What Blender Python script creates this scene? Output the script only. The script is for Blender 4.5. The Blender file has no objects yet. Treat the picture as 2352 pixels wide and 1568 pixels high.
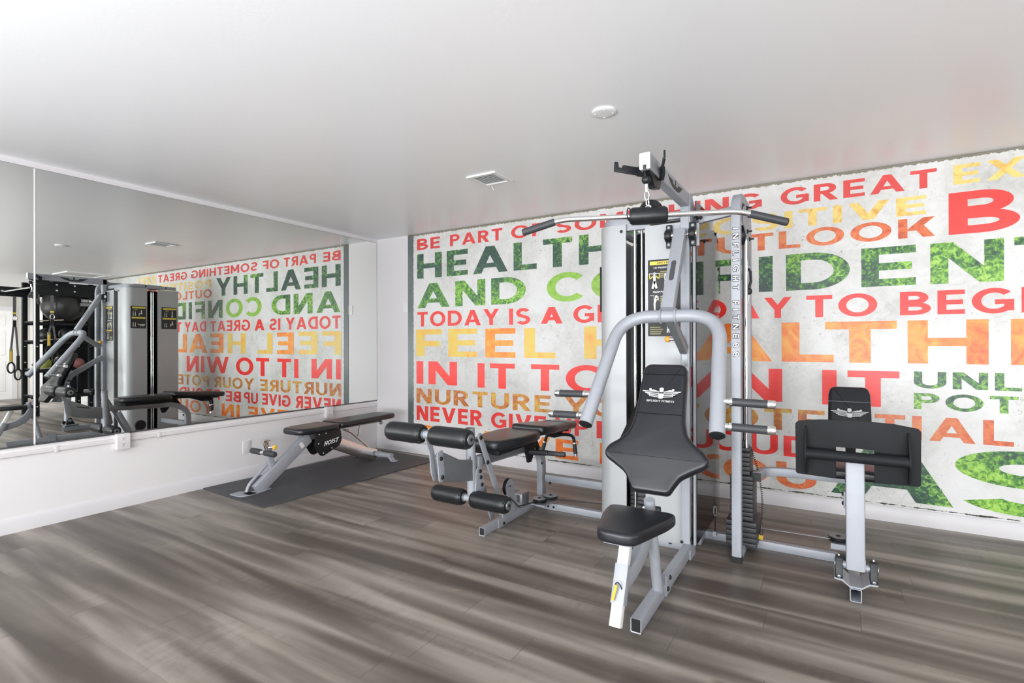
import bpy, bmesh, math, random
from mathutils import Vector, Matrix
random.seed(7)
S = bpy.context.scene
COL = S.collection
PI = math.pi
V = Vector

# ------------------------------------------------------------------ camera
cam_d = bpy.data.cameras.new('camera'); cam = bpy.data.objects.new('camera', cam_d); COL.objects.link(cam)
cam_d.sensor_width = 36.0; cam_d.lens = 1193.27 / 2352 * 36.0
cam_d.clip_start = 0.05
_yaw, _pit, _rol = -0.5473, 0.0021, -0.0021
_F = V((math.sin(_yaw) * math.cos(_pit), math.cos(_yaw) * math.cos(_pit), math.sin(_pit)))
_R = V((math.cos(_yaw), -math.sin(_yaw), 0)); _U = _R.cross(_F)
_R, _U = math.cos(_rol) * _R + math.sin(_rol) * _U, math.cos(_rol) * _U - math.sin(_rol) * _R
cam.matrix_world = Matrix(((_R.x, _U.x, -_F.x, 4.533), (_R.y, _U.y, -_F.y, -4.389), (_R.z, _U.z, -_F.z, 1.231), (0, 0, 0, 1)))
S.camera = cam

# ------------------------------------------------------------------ world, lights, exposure
w = bpy.data.worlds.new('world'); S.world = w; w.use_nodes = True
bg = w.node_tree.nodes['Background']; bg.inputs[0].default_value = (0.90, 0.95, 1.0, 1); bg.inputs[1].default_value = 1.2

def area(name, loc, rot, sx, sy, power, col=(1, 1, 1)):
    l = bpy.data.lights.new(name, 'AREA'); l.shape = 'RECTANGLE'; l.size = sx; l.size_y = sy; l.energy = power; l.color = col
    o = bpy.data.objects.new(name, l); COL.objects.link(o); o.location = loc; o.rotation_euler = rot
    return o
RX, RY, RH = 11.0, -7.5, 2.44          # room: x 0..RX, y RY..0, z 0..RH
# daylight through the three windows of the near wall (behind the camera) and unseen fill added at ceiling height, strongest near the right wall
WINS = [(1.3, 3.3), (4.1, 6.1), (7.3, 9.3)]
for (a, b), e in zip(WINS, (46, 28, 26)):
    area('window_daylight', ((a + b) / 2, RY + 0.03, 1.3), (PI / 2, 0, 0), b - a - 0.1, 1.7, e, (0.97, 0.985, 1.0))
for x, y, e in ((2.6, -5.6, 12), (6.6, -5.6, 10), (9.6, -1.7, 42), (9.4, -3.6, 12)):
    area('ceiling_fill_light', (x, y, RH - 0.03), (0, 0, 0), 1.1, 0.55, e, (1.0, 0.985, 0.96))
# unseen fill lights added behind the camera, tilted up towards the far end
for x, y, e in ((1.4, -6.9, 74), (3.3, -6.9, 82), (5.4, -6.9, 72), (7.5, -6.9, 58), (9.6, -6.2, 62)):      # added fill without fixtures, brightening the ceiling
    area('upward_fill_light', (x, y, 0.60), (math.radians(146), 0, 0), 1.0, 1.0, e, (0.955, 0.98, 1.0))
S.view_settings.view_transform = 'Standard'
S.view_settings.look = 'None'
S.view_settings.gamma = 1.0
S.view_settings.use_curve_mapping = False
S.view_settings.exposure = 0.48
S.cycles.use_denoising = True
S.cycles.max_bounces = 12; S.cycles.diffuse_bounces = 6; S.cycles.glossy_bounces = 6; S.cycles.transparent_max_bounces = 12
S.cycles.caustics_reflective = False; S.cycles.caustics_refractive = False
S.cycles.sample_clamp_indirect = 6.0

# ------------------------------------------------------------------ materials
def srgb(r, g, b):
    f = lambda c: (c / 255 / 12.92) if c / 255 <= 0.04045 else ((c / 255 + 0.055) / 1.055) ** 2.4
    return (f(r), f(g), f(b), 1)
class NT:
    def __init__(s, name):
        s.m = bpy.data.materials.new(name); s.m.use_nodes = True; s.t = s.m.node_tree; s.n = s.t.nodes
        s.b = s.n['Principled BSDF']
    def node(s, typ, **kw):
        n = s.n.new(typ)
        for k, v in kw.items(): setattr(n, k, v)
        return n
    def link(s, a, b): s.t.links.new(a, b)
    def put(s, sock, v):
        if hasattr(v, 'links'): s.link(v, sock)
        else: sock.default_value = v
    def math(s, op, a, b=0.0, c=0.0):
        n = s.node('ShaderNodeMath', operation=op)
        for i, v in enumerate((a, b, c)): s.put(n.inputs[i], v)
        return n.outputs[0]
    def mix(s, f, a, b, blend='MIX'):
        n = s.node('ShaderNodeMix', data_type='RGBA', blend_type=blend)
        s.put(n.inputs[0], f); s.put(n.inputs[6], a); s.put(n.inputs[7], b)
        return n.outputs[2]
    def ramp(s, f, stops, interp='LINEAR'):
        n = s.node('ShaderNodeValToRGB'); cr = n.color_ramp; cr.interpolation = interp
        while len(cr.elements) < len(stops): cr.elements.new(0.5)
        for e, (p, c) in zip(cr.elements, stops): e.position = p; e.color = c
        s.put(n.inputs[0], f); return n.outputs[0]
    def noise(s, vec, scale, detail=3.0, rough=0.5, dist=0.0, dim='3D'):
        n = s.node('ShaderNodeTexNoise', noise_dimensions=dim)
        s.put(n.inputs['Vector'], vec); n.inputs['Scale'].default_value = scale; n.inputs['Detail'].default_value = detail
        n.inputs['Roughness'].default_value = rough; n.inputs['Distortion'].default_value = dist
        return n.outputs[0]
    def voro(s, vec, scale, feature='F1', out=0):
        n = s.node('ShaderNodeTexVoronoi', feature=feature); s.put(n.inputs['Vector'], vec); n.inputs['Scale'].default_value = scale
        return n.outputs[out]
    def pos(s): return s.node('ShaderNodeNewGeometry').outputs['Position']
    def obj(s): return s.node('ShaderNodeTexCoord').outputs['Object']
    def scale(s, vec, x, y, z):
        n = s.node('ShaderNodeVectorMath', operation='MULTIPLY'); s.link(vec, n.inputs[0]); n.inputs[1].default_value = (x, y, z)
        return n.outputs[0]
    def bump(s, h, strength=0.2, dist=0.002):
        n = s.node('ShaderNodeBump'); n.inputs['Strength'].default_value = strength; n.inputs['Distance'].default_value = dist
        s.put(n.inputs['Height'], h); s.link(n.outputs[0], s.b.inputs['Normal'])
    def set(s, **kw):
        for k, v in kw.items(): s.put(s.b.inputs[k], v)
        return s.m
def simple(name, col, rough=0.5, metal=0.0, var=0.06, vs=6.0, bump=0.0, bs=300.0, spec=0.5):
    t = NT(name); p = t.obj()
    n = t.noise(p, vs, 4)
    dark = tuple(c * (1 - var) for c in col[:3]) + (1,); lite = tuple(min(1, c * (1 + var)) for c in col[:3]) + (1,)
    t.set(**{'Base Color': t.ramp(n, [(0.3, dark), (0.7, lite)]), 'Roughness': rough, 'Metallic': metal, 'Specular IOR Level': spec})
    if bump: t.bump(t.noise(p, bs, 2), bump, 0.001)
    return t.m
M = {}
M['silver'] = simple('silver_powder_coat', (0.345, 0.362, 0.40, 1), 0.48, 0.15, 0.03, 20, 0.05, 900)
M['silver_dark'] = simple('grey_metal', (0.24, 0.255, 0.27, 1), 0.38, 0.6, 0.05, 12)
M['cabinet'] = simple('silver_cabinet_sheet', (0.41, 0.423, 0.433, 1), 0.42, 0.2, 0.03, 5)
M['chrome'] = simple('chrome', (0.86, 0.86, 0.86, 1), 0.09, 1.0, 0.02)
M['steel'] = simple('brushed_steel', (0.72, 0.71, 0.69, 1), 0.24, 1.0, 0.04, 30)
M['white_paint'] = simple('worn_white_plate', (0.80, 0.80, 0.80, 1), 0.45, 0.1, 0.03)
M['black'] = simple('black_plastic', (0.011, 0.012, 0.014, 1), 0.42, 0.0, 0.1, spec=0.4)
M['black_matte'] = simple('matte_black_steel', (0.011, 0.012, 0.014, 1), 0.6, 0.0, 0.1, spec=0.22)
M['rubber'] = simple('dark_grey_grip_rubber', (0.035, 0.037, 0.042, 1), 0.5, 0, 0.1, 20, 0.1, 700)
M['vinyl'] = simple('black_vinyl', (0.011, 0.012, 0.016, 1), 0.31, 0.0, 0.12, 8, 0.10, 420, 0.5)
M['foam'] = simple('black_foam_sleeve', (0.010, 0.011, 0.013, 1), 0.36, 0.0, 0.1, 10, spec=0.4)
M['plate_iron'] = simple('weight_plate_black', (0.030, 0.032, 0.036, 1), 0.45, 0.0, 0.1)
M['white_plastic'] = simple('white_plastic', (0.78, 0.77, 0.77, 1), 0.35, 0, 0.02)
M['wall_paint_plate'] = simple('wall_coloured_plastic', (0.66, 0.635, 0.64, 1), 0.4, 0, 0.02)
M['yellow'] = simple('yellow_plastic', (0.80, 0.52, 0.06, 1), 0.4, 0, 0.05)
M['orange'] = simple('orange_knob', (0.86, 0.42, 0.06, 1), 0.35, 0, 0.05)
M['white_ink'] = simple('white_ink', (0.80, 0.80, 0.80, 1), 0.45, 0, 0.02)
M['silver_ink'] = simple('silver_thread', (0.62, 0.62, 0.62, 1), 0.4, 0.2, 0.04)
M['black_ink'] = simple('black_ink', (0.02, 0.02, 0.022, 1), 0.5, 0, 0.05)
M['yellow_ink'] = simple('yellow_ink', (0.75, 0.60, 0.08, 1), 0.5, 0, 0.04)
M['olive_ink'] = simple('olive_ink', (0.30, 0.28, 0.12, 1), 0.5, 0, 0.06)
M['red_ink'] = simple('red_ink', (0.35, 0.06, 0.04, 1), 0.5, 0, 0.05)
M['mat'] = simple('rubber_mat', (0.058, 0.059, 0.064, 1), 0.62, 0, 0.15, 4, 0.3, 260)
M['strap_grey'] = simple('grey_webbing', (0.12, 0.12, 0.13, 1), 0.8, 0, 0.1)
M['ball'] = simple('black_ball_rubber', (0.020, 0.020, 0.021, 1), 0.38, 0, 0.1)
M['pink'] = simple('dusty_pink_rubber', (0.42, 0.16, 0.15, 1), 0.5, 0, 0.08)
M['lime'] = simple('lime_rubber', (0.45, 0.50, 0.10, 1), 0.5, 0, 0.08)
M['ceil_white'] = simple('white_enamel', (0.80, 0.80, 0.80, 1), 0.4, 0, 0.02)
M['slot_dark'] = simple('dark_gap', (0.06, 0.06, 0.065, 1), 0.6, 0, 0.1)

def wall_mat():
    t = NT('wall_paint'); p = t.pos()
    n = t.noise(p, 1.2, 3)
    t.set(**{'Base Color': t.ramp(n, [(0.3, (0.705, 0.685, 0.69, 1)), (0.7, (0.735, 0.715, 0.72, 1))]), 'Roughness': 0.42})
    t.bump(t.noise(p, 70, 3), 0.12, 0.003)
    return t.m
def far_wall_mat():
    t = NT('beige_wall_paint'); p = t.pos()
    n = t.noise(p, 1.2, 3)
    t.set(**{'Base Color': t.ramp(n, [(0.3, (0.56, 0.54, 0.50, 1)), (0.7, (0.60, 0.58, 0.54, 1))]), 'Roughness': 0.5})
    return t.m
def ceil_mat():
    t = NT('ceiling_paint'); p = t.pos()
    n = t.noise(p, 0.8, 3)
    t.set(**{'Base Color': t.ramp(n, [(0.3, (0.86, 0.872, 0.895, 1)), (0.7, (0.88, 0.892, 0.915, 1))]), 'Roughness': 0.33, 'Specular IOR Level': 0.6})
    t.bump(t.noise(p, 55, 4, 0.6), 0.10, 0.004)
    return t.m
def trim_mat():
    t = NT('baseboard_paint'); p = t.pos()
    t.set(**{'Base Color': t.ramp(t.noise(p, 2, 3), [(0.3, (0.63, 0.615, 0.63, 1)), (0.7, (0.66, 0.645, 0.66, 1))]), 'Roughness': 0.35})
    return t.m
def floor_mat():
    t = NT('vinyl_plank'); p = t.pos()
    sx = t.node('ShaderNodeSeparateXYZ'); t.link(p, sx.inputs[0]); x, y = sx.outputs[0], sx.outputs[1]
    PW, PL = 0.1885, 1.22
    row = t.math('DIVIDE', t.math('ADD', y, 3.616 + 0.1885 * 60), PW)
    ri = t.math('FLOOR', row)
    wn = t.node('ShaderNodeTexWhiteNoise', noise_dimensions='1D'); t.link(ri, wn.inputs['W'])
    off = t.math('MULTIPLY', wn.outputs[0], PL)
    cxx = t.math('DIVIDE', t.math('ADD', t.math('ADD', x, off), 20.0), PL)
    ci = t.math('FLOOR', cxx)
    cmb = t.node('ShaderNodeCombineXYZ'); t.link(ri, cmb.inputs[0]); t.link(ci, cmb.inputs[1])
    wn2 = t.node('ShaderNodeTexWhiteNoise', noise_dimensions='2D'); t.link(cmb.outputs[0], wn2.inputs['Vector'])
    rnd = wn2.outputs[0]
    # grain coordinates: slid per plank
    gv = t.node('ShaderNodeCombineXYZ')
    t.link(t.math('ADD', x, t.math('MULTIPLY', rnd, 0.5)), gv.inputs[0]); t.link(y, gv.inputs[1]); t.link(t.math('MULTIPLY', rnd, 0.35), gv.inputs[2])
    bands = t.noise(t.scale(gv.outputs[0], 0.62, 8.6, 1), 1.0, 1.5, 0.45, 0.35)
    fine = t.noise(t.scale(gv.outputs[0], 5.0, 60, 1), 1.0, 4.0, 0.6, 0.2)
    chat = t.noise(t.scale(gv.outputs[0], 26, 7, 1), 1.0, 3.0, 0.6, 0.6)
    blot = t.noise(t.scale(gv.outputs[0], 1.6, 3.2, 1), 1.0, 3.0, 0.5, 0.8)
    v = t.math('ADD', t.math('MULTIPLY', bands, 0.80), t.math('ADD', t.math('MULTIPLY', fine, 0.08), t.math('MULTIPLY', blot, 0.13)))
    v = t.math('ADD', v, t.math('MULTIPLY', t.math('SUBTRACT', rnd, 0.5), 0.02))
    cm = t.math('MULTIPLY', t.math('GREATER_THAN', blot, 0.56), 0.13)
    v = t.math('ADD', v, t.math('MULTIPLY', t.math('SUBTRACT', chat, 0.5), cm))
    col = t.ramp(v, [(0.35, srgb(74, 67, 61)), (0.43, srgb(92, 85, 78)), (0.51, srgb(113, 106, 99)), (0.59, srgb(137, 130, 122)), (0.70, srgb(158, 151, 144))])
    warm = t.noise(t.scale(gv.outputs[0], 0.9, 2.0, 1), 1.0, 2.0)
    col = t.mix(t.math('MULTIPLY', warm, 0.35), col, t.mix(1.0, col, (1.0, 0.93, 0.86, 1), 'MULTIPLY'))
    kn = t.voro(t.scale(gv.outputs[0], 1.0, 2.2, 1), 1.7)
    col = t.mix(t.ramp(kn, [(0.03, (0.6, 0.6, 0.6, 1)), (0.075, (0, 0, 0, 1))]), col, srgb(84, 72, 60))
    # seams
    fr = t.math('FRACT', row); fc = t.math('FRACT', cxx)
    e1 = t.math('LESS_THAN', t.math('MINIMUM', fr, t.math('SUBTRACT', 1.0, fr)), 0.0055)
    e2 = t.math('LESS_THAN', t.math('MINIMUM', fc, t.math('SUBTRACT', 1.0, fc)), 0.0013)
    col = t.mix(t.math('MAXIMUM', t.math('MULTIPLY', e1, 0.30), t.math('MULTIPLY', e2, 0.65)), col, srgb(64, 58, 52))
    t.set(**{'Base Color': col, 'Roughness': t.math('ADD', 0.34, t.math('MULTIPLY', fine, 0.12)), 'Specular IOR Level': 0.5})
    t.bump(t.math('ADD', fine, t.math('MULTIPLY', e2, -2.0)), 0.08, 0.001)
    return t.m
def plaster_mat():
    t = NT('mural_plaster'); p = t.pos()
    big = t.noise(p, 1.6, 5, 0.6, 0.4); sp = t.noise(p, 16, 5, 0.65, 1.0)
    col = t.ramp(t.math('ADD', t.math('MULTIPLY', big, 0.7), t.math('MULTIPLY', sp, 0.3)), [(0.32, srgb(178, 178, 174)), (0.44, srgb(206, 206, 203)), (0.54, srgb(221, 221, 219)), (0.66, srgb(228, 228, 229))])
    mask = t.math('GREATER_THAN', t.noise(p, 2.6, 3, 0.6), 0.55)
    chips = t.math('GREATER_THAN', t.noise(t.scale(p, 1.0, 1, 0.75), 46, 3, 0.7, 1.4), 0.64)
    col = t.mix(t.math('MULTIPLY', t.math('MULTIPLY', mask, chips), 0.62), col, srgb(132, 130, 124))
    sx = t.node('ShaderNodeSeparateXYZ'); t.link(p, sx.inputs[0]); x, z = sx.outputs[0], sx.outputs[2]
    edge = t.math('MULTIPLY', t.math('SUBTRACT', t.noise(p, 34, 4, 0.7), 0.5), 0.05)
    # ragged weathered rim: dark slate strip at the left end, olive-dark crumbling line along the top, broken black crack along the bottom
    lft = t.math('LESS_THAN', t.math('ADD', x, t.math('MULTIPLY', edge, 0.55)), 0.570)
    col = t.mix(lft, col, srgb(92, 99, 100))
    top = t.math('GREATER_THAN', t.math('ADD', z, edge), RH - 0.020)
    col = t.mix(t.math('MULTIPLY', top, 0.85), col, srgb(104, 98, 74))
    zc = t.math('ADD', z, t.math('MULTIPLY', t.math('SUBTRACT', t.noise(p, 5, 3), 0.5), 0.010))
    crk = t.math('LESS_THAN', t.math('ABSOLUTE', t.math('SUBTRACT', zc, 0.118)), t.math('MULTIPLY', t.math('SUBTRACT', t.noise(p, 11, 4, 0.7), 0.40), 0.030))
    col = t.mix(crk, col, srgb(50, 44, 36))
    t.set(**{'Base Color': col, 'Roughness': 0.30, 'Specular IOR Level': 0.5})
    return t.m
def letter_mat(name, stops, scale=9.0, detail=6, dist=0.6, stretch=1.0, speck=None):
    t = NT(name); p = t.pos()
    n = t.noise(t.scale(p, 1, 1, stretch), scale, detail, 0.62, dist)
    big = t.noise(p, 2.2, 2, 0.5)
    v = t.math('ADD', t.math('MULTIPLY', n, 0.60), t.math('MULTIPLY', big, 0.40))
    col = t.ramp(v, stops)
    if speck:
        m = t.math('MULTIPLY', t.math('GREATER_THAN', t.noise(p, 60, 3, 0.7, 1.2), 0.69), t.math('GREATER_THAN', t.noise(p, 3.2, 2), 0.54))
        col = t.mix(t.math('MULTIPLY', m, 0.75), col, speck)
    t.set(**{'Base Color': col, 'Roughness': 0.32})
    return t.m
M['wall'] = wall_mat(); M['wall_beige'] = far_wall_mat(); M['ceiling'] = ceil_mat(); M['floor'] = floor_mat(); M['trim'] = trim_mat(); M['plaster'] = plaster_mat()
M['l_red'] = letter_mat('red_letters', [(0.3, srgb(226, 58, 54)), (0.7, srgb(243, 76, 70))], 4, 3, speck=srgb(150, 40, 40))
M['l_red_bright'] = letter_mat('bright_red_letters', [(0.3, srgb(238, 44, 40)), (0.7, srgb(248, 58, 50))], 4, 3, speck=srgb(235, 190, 185))
M['l_red_glare'] = letter_mat('glare_red_letters', [(0.3, srgb(205, 64, 62)), (0.7, srgb(232, 86, 82))], 6, 4, speck=srgb(120, 40, 40))  # glare on the top row of words is mixed into this red
M['l_green'] = letter_mat('leaf_green_letters', [(0.38, srgb(30, 58, 48)), (0.45, srgb(44, 90, 56)), (0.50, srgb(78, 134, 52)), (0.55, srgb(128, 182, 66)), (0.62, srgb(168, 212, 96))], 30, 7, 1.2)
M['l_green_dark'] = letter_mat('deep_green_letters', [(0.40, srgb(34, 60, 58)), (0.49, srgb(44, 82, 62)), (0.54, srgb(80, 132, 66)), (0.60, srgb(150, 196, 96))], 30, 7, 1.2)
M['l_green_light'] = letter_mat('light_green_letters', [(0.34, srgb(84, 134, 58)), (0.46, srgb(132, 184, 72)), (0.60, srgb(158, 204, 84))], 22, 5, 0.8)
M['l_orange'] = letter_mat('orange_letters', [(0.36, srgb(232, 84, 40)), (0.46, srgb(243, 128, 48)), (0.56, srgb(248, 160, 62)), (0.66, srgb(246, 186, 84))], 9, 5, 0.9)
M['l_yellow'] = letter_mat('amber_yellow_letters', [(0.34, srgb(240, 160, 78)), (0.46, srgb(240, 192, 92)), (0.6, srgb(232, 208, 106))], 8, 5, 0.8)
M['l_rust'] = letter_mat('rusty_brown_letters', [(0.36, srgb(166, 84, 42)), (0.46, srgb(196, 116, 58)), (0.55, srgb(216, 160, 72)), (0.64, srgb(222, 196, 92))], 13, 6, 1.2)
M['l_rustred'] = letter_mat('rust_orange_letters', [(0.36, srgb(188, 76, 44)), (0.48, srgb(218, 110, 64)), (0.60, srgb(228, 140, 84))], 14, 6, 1.1)
M['l_gold'] = letter_mat('pale_gold_letters', [(0.36, srgb(214, 160, 76)), (0.48, srgb(238, 208, 120)), (0.62, srgb(240, 218, 140))], 13, 6, 1.0, speck=srgb(140, 90, 40))
def mirror_mat():
    t = NT('mirror_silver'); t.set(**{'Base Color': (0.87, 0.89, 0.865, 1), 'Metallic': 1.0, 'Roughness': 0.0}); return t.m
M['mirror'] = mirror_mat()
def guard_mat():
    t = NT('smoked_acrylic')
    tr = t.node('ShaderNodeBsdfTransparent'); tr.inputs[0].default_value = (0.84, 0.83, 0.81, 1)
    gl = t.node('ShaderNodeBsdfGlossy'); gl.inputs['Roughness'].default_value = 0.04
    fr = t.node('ShaderNodeFresnel'); fr.inputs[0].default_value = 1.45
    mx = t.node('ShaderNodeMixShader'); t.link(fr.outputs[0], mx.inputs[0]); t.link(tr.outputs[0], mx.inputs[1]); t.link(gl.outputs[0], mx.inputs[2])
    t.link(mx.outputs[0], t.n['Material Output'].inputs['Surface'])
    return t.m
M['guard'] = guard_mat()

# ------------------------------------------------------------------ mesh builder
def basis(d, up=V((0, 0, 1))):
    d = V(d).normalized(); up = V(up)
    if abs(d.dot(up)) > 0.99: up = V((0, 1, 0)) if abs(d.y) < 0.9 else V((1, 0, 0))
    s = d.cross(up).normalized(); return d, s, s.cross(d)
def fillet(pts, rad, n=6):
    pts = [V(p) for p in pts]; out = [pts[0]]
    for i in range(1, len(pts) - 1):
        a, b, c = pts[i - 1], pts[i], pts[i + 1]
        r = rad[i - 1] if isinstance(rad, (list, tuple)) else rad
        u, v = (a - b), (c - b); d = min(r, u.length * 0.49, v.length * 0.49)
        p0, p2 = b + u.normalized() * d, b + v.normalized() * d
        for k in range(n + 1):
            t = k / n; out.append((1 - t) ** 2 * p0 + 2 * t * (1 - t) * b + t * t * p2)
    out.append(pts[-1]); return out
def rrect(w, h, r, n=3):
    o = []; r = min(r, w / 2 - 1e-5, h / 2 - 1e-5)
    for cx, cy, a in ((w / 2 - r, h / 2 - r, 0), (-w / 2 + r, h / 2 - r, 90), (-w / 2 + r, -h / 2 + r, 180), (w / 2 - r, -h / 2 + r, 270)):
        for k in range(n + 1):
            t = math.radians(a + 90 * k / n); o.append((cx + r * math.cos(t), cy + r * math.sin(t)))
    return o
def roundpoly(pts, r, n=4):
    """closed 2D outline with rounded corners (r may be a list)"""
    N = len(pts); out = []
    for i in range(N):
        a, b, c = V(pts[i - 1]), V(pts[i]), V(pts[(i + 1) % N])
        rr = r[i] if isinstance(r, (list, tuple)) else r
        u, v = a - b, c - b; d = min(rr, u.length * 0.49, v.length * 0.49)
        p0, p2 = b + u.normalized() * d, b + v.normalized() * d
        if rr < 1e-6: out.append(tuple(b)); continue
        for k in range(n + 1):
            t = k / n; q = (1 - t) ** 2 * p0 + 2 * t * (1 - t) * b + t * t * p2; out.append(tuple(q))
    return out
def inset(pts, d):
    N = len(pts); out = []
    ar = sum(pts[i - 1][0] * pts[i][1] - pts[i][0] * pts[i - 1][1] for i in range(N)); sg = 1 if ar > 0 else -1
    for i in range(N):
        a, b, c = V(pts[i - 1]), V(pts[i]), V(pts[(i + 1) % N])
        e1, e2 = (b - a), (c - b)
        if e1.length < 1e-9: e1 = e2
        if e2.length < 1e-9: e2 = e1
        e1.normalize(); e2.normalize()
        n1, n2 = V((-e1.y, e1.x)) * sg, V((-e2.y, e2.x)) * sg
        m = n1 + n2
        m = m / max(0.35, (1 + n1.dot(n2))) if m.length > 1e-6 else n1
        out.append(tuple(b + m * d))
    return out
class MB:
    def __init__(s): s.v = []; s.f = []; s.mi = []; s.mats = []
    def m(s, mat):
        mat = M[mat] if isinstance(mat, str) else mat
        if mat not in s.mats: s.mats.append(mat)
        return s.mats.index(mat)
    def add(s, vs, fs, mat):
        k = len(s.v); i = s.m(mat); s.v += [V(q) for q in vs]
        for f in fs: s.f.append([k + a for a in f]); s.mi.append(i)
        return s
    def box(s, lo, hi, mat, bev=0.0):
        lo, hi = V(lo), V(hi)
        if bev <= 0:
            vs = [(x, y, z) for x in (lo.x, hi.x) for y in (lo.y, hi.y) for z in (lo.z, hi.z)]
            return s.add(vs, [(0, 1, 3, 2), (4, 6, 7, 5), (0, 4, 5, 1), (2, 3, 7, 6), (0, 2, 6, 4), (1, 5, 7, 3)], mat)
        c = (lo + hi) / 2; d = hi - lo
        return s.prism(rrect(d.x, d.y, bev, 2), (c.x, c.y, lo.z), (1, 0, 0), (0, 1, 0), d.z, mat, bev)
    def loft(s, rings, mat, cap0=True, cap1=True, closed=False):
        n = len(rings[0]); vs = [q for r in rings for q in r]; fs = []
        L = len(rings)
        for i in range(L - 1 + (1 if closed else 0)):
            a, b = i * n, ((i + 1) % L) * n
            for j in range(n): fs.append((a + j, a + (j + 1) % n, b + (j + 1) % n, b + j))
        if not closed:
            if cap0: fs.append(tuple(range(n))[::-1])
            if cap1: fs.append(tuple((L - 1) * n + j for j in range(n)))
        return s.add(vs, fs, mat)
    def bar(s, p0, p1, w, h, mat, up=(0, 0, 1), r=0.006, capmat=None):
        p0, p1 = V(p0), V(p1); d, sd, u = basis(p1 - p0, up)
        sec = rrect(w, h, r, 2)
        s.loft([[p + sd * a + u * b for a, b in sec] for p in (p0, p1)], mat, capmat is None, capmat is None)
        if capmat:
            for p, sg in ((p0, -1), (p1, 1)):
                ins = rrect(w - 0.008, h - 0.008, r * 0.7, 2)
                q = [p + sd * a + u * b for a, b in sec]; z = [p - d * sg * 0.002 + sd * a + u * b for a, b in ins]
                s.loft([q, z], mat, False, False)
                s.add(z, [tuple(range(len(z)))], capmat)
        return s
    def sweep(s, pts, w, h, mat, up=(0, 0, 1), r=0.006, side=None):
        """rectangular tube along a bent path lying in one plane whose normal is `side`"""
        pts = [V(p) for p in pts]; sec = rrect(w, h, r, 2); rings = []
        for i, p in enumerate(pts):
            t = (pts[min(i + 1, len(pts) - 1)] - pts[max(i - 1, 0)]).normalized()
            sd = V(side).normalized() if side else basis(t, up)[1]
            u = sd.cross(t).normalized()
            rings.append([p + sd * a + u * b for a, b in sec])
        return s.loft(rings, mat)
    def tube(s, pts, r, mat, n=16, cap=True, closed=False):
        pts = [V(p) for p in pts]; L = len(pts); rings = []; u = None
        for i, p in enumerate(pts):
            if closed: t = pts[(i + 1) % L] - pts[i - 1]
            else: t = pts[min(i + 1, L - 1)] - pts[max(i - 1, 0)]
            t.normalize()
            if u is None: u = basis(t)[1]
            u = (u - t * u.dot(t)).normalized(); q = t.cross(u)
            rr = r[i] if isinstance(r, (list, tuple)) else r
            rings.append([p + (u * math.cos(2 * PI * k / n) + q * math.sin(2 * PI * k / n)) * rr for k in range(n)])
        return s.loft(rings, mat, cap, cap, closed)
    def lathe(s, o, ax, prof, mat, n=24):
        """profile [(distance along axis, radius)] turned about the axis"""
        o = V(o); d, a, b = basis(ax); rings = []
        for z, r in prof:
            rings.append([o + d * z + (a * math.cos(2 * PI * k / n) + b * math.sin(2 * PI * k / n)) * max(r, 1e-4) for k in range(n)])
        return s.loft(rings, mat)
    def cyl(s, p0, p1, r, mat, n=20, bev=0.0):
        p0, p1 = V(p0), V(p1); L = (p1 - p0).length; b = min(bev, L * 0.4, r * 0.6)
        prof = [(0, r), (L, r)] if b <= 0 else [(0, r - b), (b * 0.3, r - b * 0.3), (b, r), (L - b, r), (L - b * 0.3, r - b * 0.3), (L, r - b)]
        return s.lathe(p0, p1 - p0, prof, mat, n)
    def prism(s, out, O, U, W, thick, mat, bev=0.0, steps=3, puff=0.0):
        """2D outline in frame (O; U, W) extruded along U x W; bev rounds both rims"""
        O, U, W = V(O), V(U).normalized(), V(W).normalized(); N = U.cross(W).normalized()
        P = lambda pts, z: [O + U * a + W * b + N * z for a, b in pts]
        if bev <= 0: rings = [P(out, 0), P(out, thick)]
        else:
            rings = []
            for k in range(steps + 1):
                a = PI / 2 * k / steps; rings.append(P(inset(out, bev * (1 - math.sin(a))), bev * (1 - math.cos(a))))
            for k in range(steps + 1):
                a = PI / 2 * k / steps; rings.append(P(inset(out, bev * (1 - math.cos(a))), thick - bev * (1 - math.sin(a))))
            if puff: rings.append(P(inset(out, bev + 0.003), thick + 0.0004))
        return s.loft(rings, mat)
    def ball(s, c, r, mat, n=24, sc=(1, 1, 1)):
        k = 12; c = V(c); rings = []
        for i in range(k + 1):
            a = -PI / 2 + PI * i / k
            rings.append([c + V((math.cos(a) * math.cos(2 * PI * j / n) * r * sc[0], math.cos(a) * math.sin(2 * PI * j / n) * r * sc[1], math.sin(a) * r * sc[2])) if 0 < i < k
                          else c + V((1e-4 * math.cos(2 * PI * j / n), 1e-4 * math.sin(2 * PI * j / n), math.sin(a) * r * sc[2])) for j in range(n)])
        return s.loft(rings, mat)
    def bolt(s, p, d, mat='black', r=0.011, h=0.008):
        p, d = V(p), V(d).normalized(); return s.lathe(p, d, [(0, r), (h * 0.5, r), (h, r * 0.7), (h, 0.001)], mat, 10)
    def obj(s, name, parent=None, label=None, smooth=36):
        off = V((0, 0, 0)); q = parent
        while q is not None: off += q.location; q = q.parent
        me = bpy.data.meshes.new(name)
        me.from_pydata([tuple(a - off) for a in s.v], [], s.f)
        for mt in s.mats: me.materials.append(mt)
        me.polygons.foreach_set('material_index', s.mi)
        bm = bmesh.new(); bm.from_mesh(me); bmesh.ops.recalc_face_normals(bm, faces=bm.faces); bm.to_mesh(me); bm.free()
        me.polygons.foreach_set('use_smooth', [True] * len(me.polygons)); me.set_sharp_from_angle(angle=math.radians(smooth)); me.update()
        o = bpy.data.objects.new(name, me); COL.objects.link(o)
        if parent is not None: o.parent = parent
        if label: o['label'] = label
        return o
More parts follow.
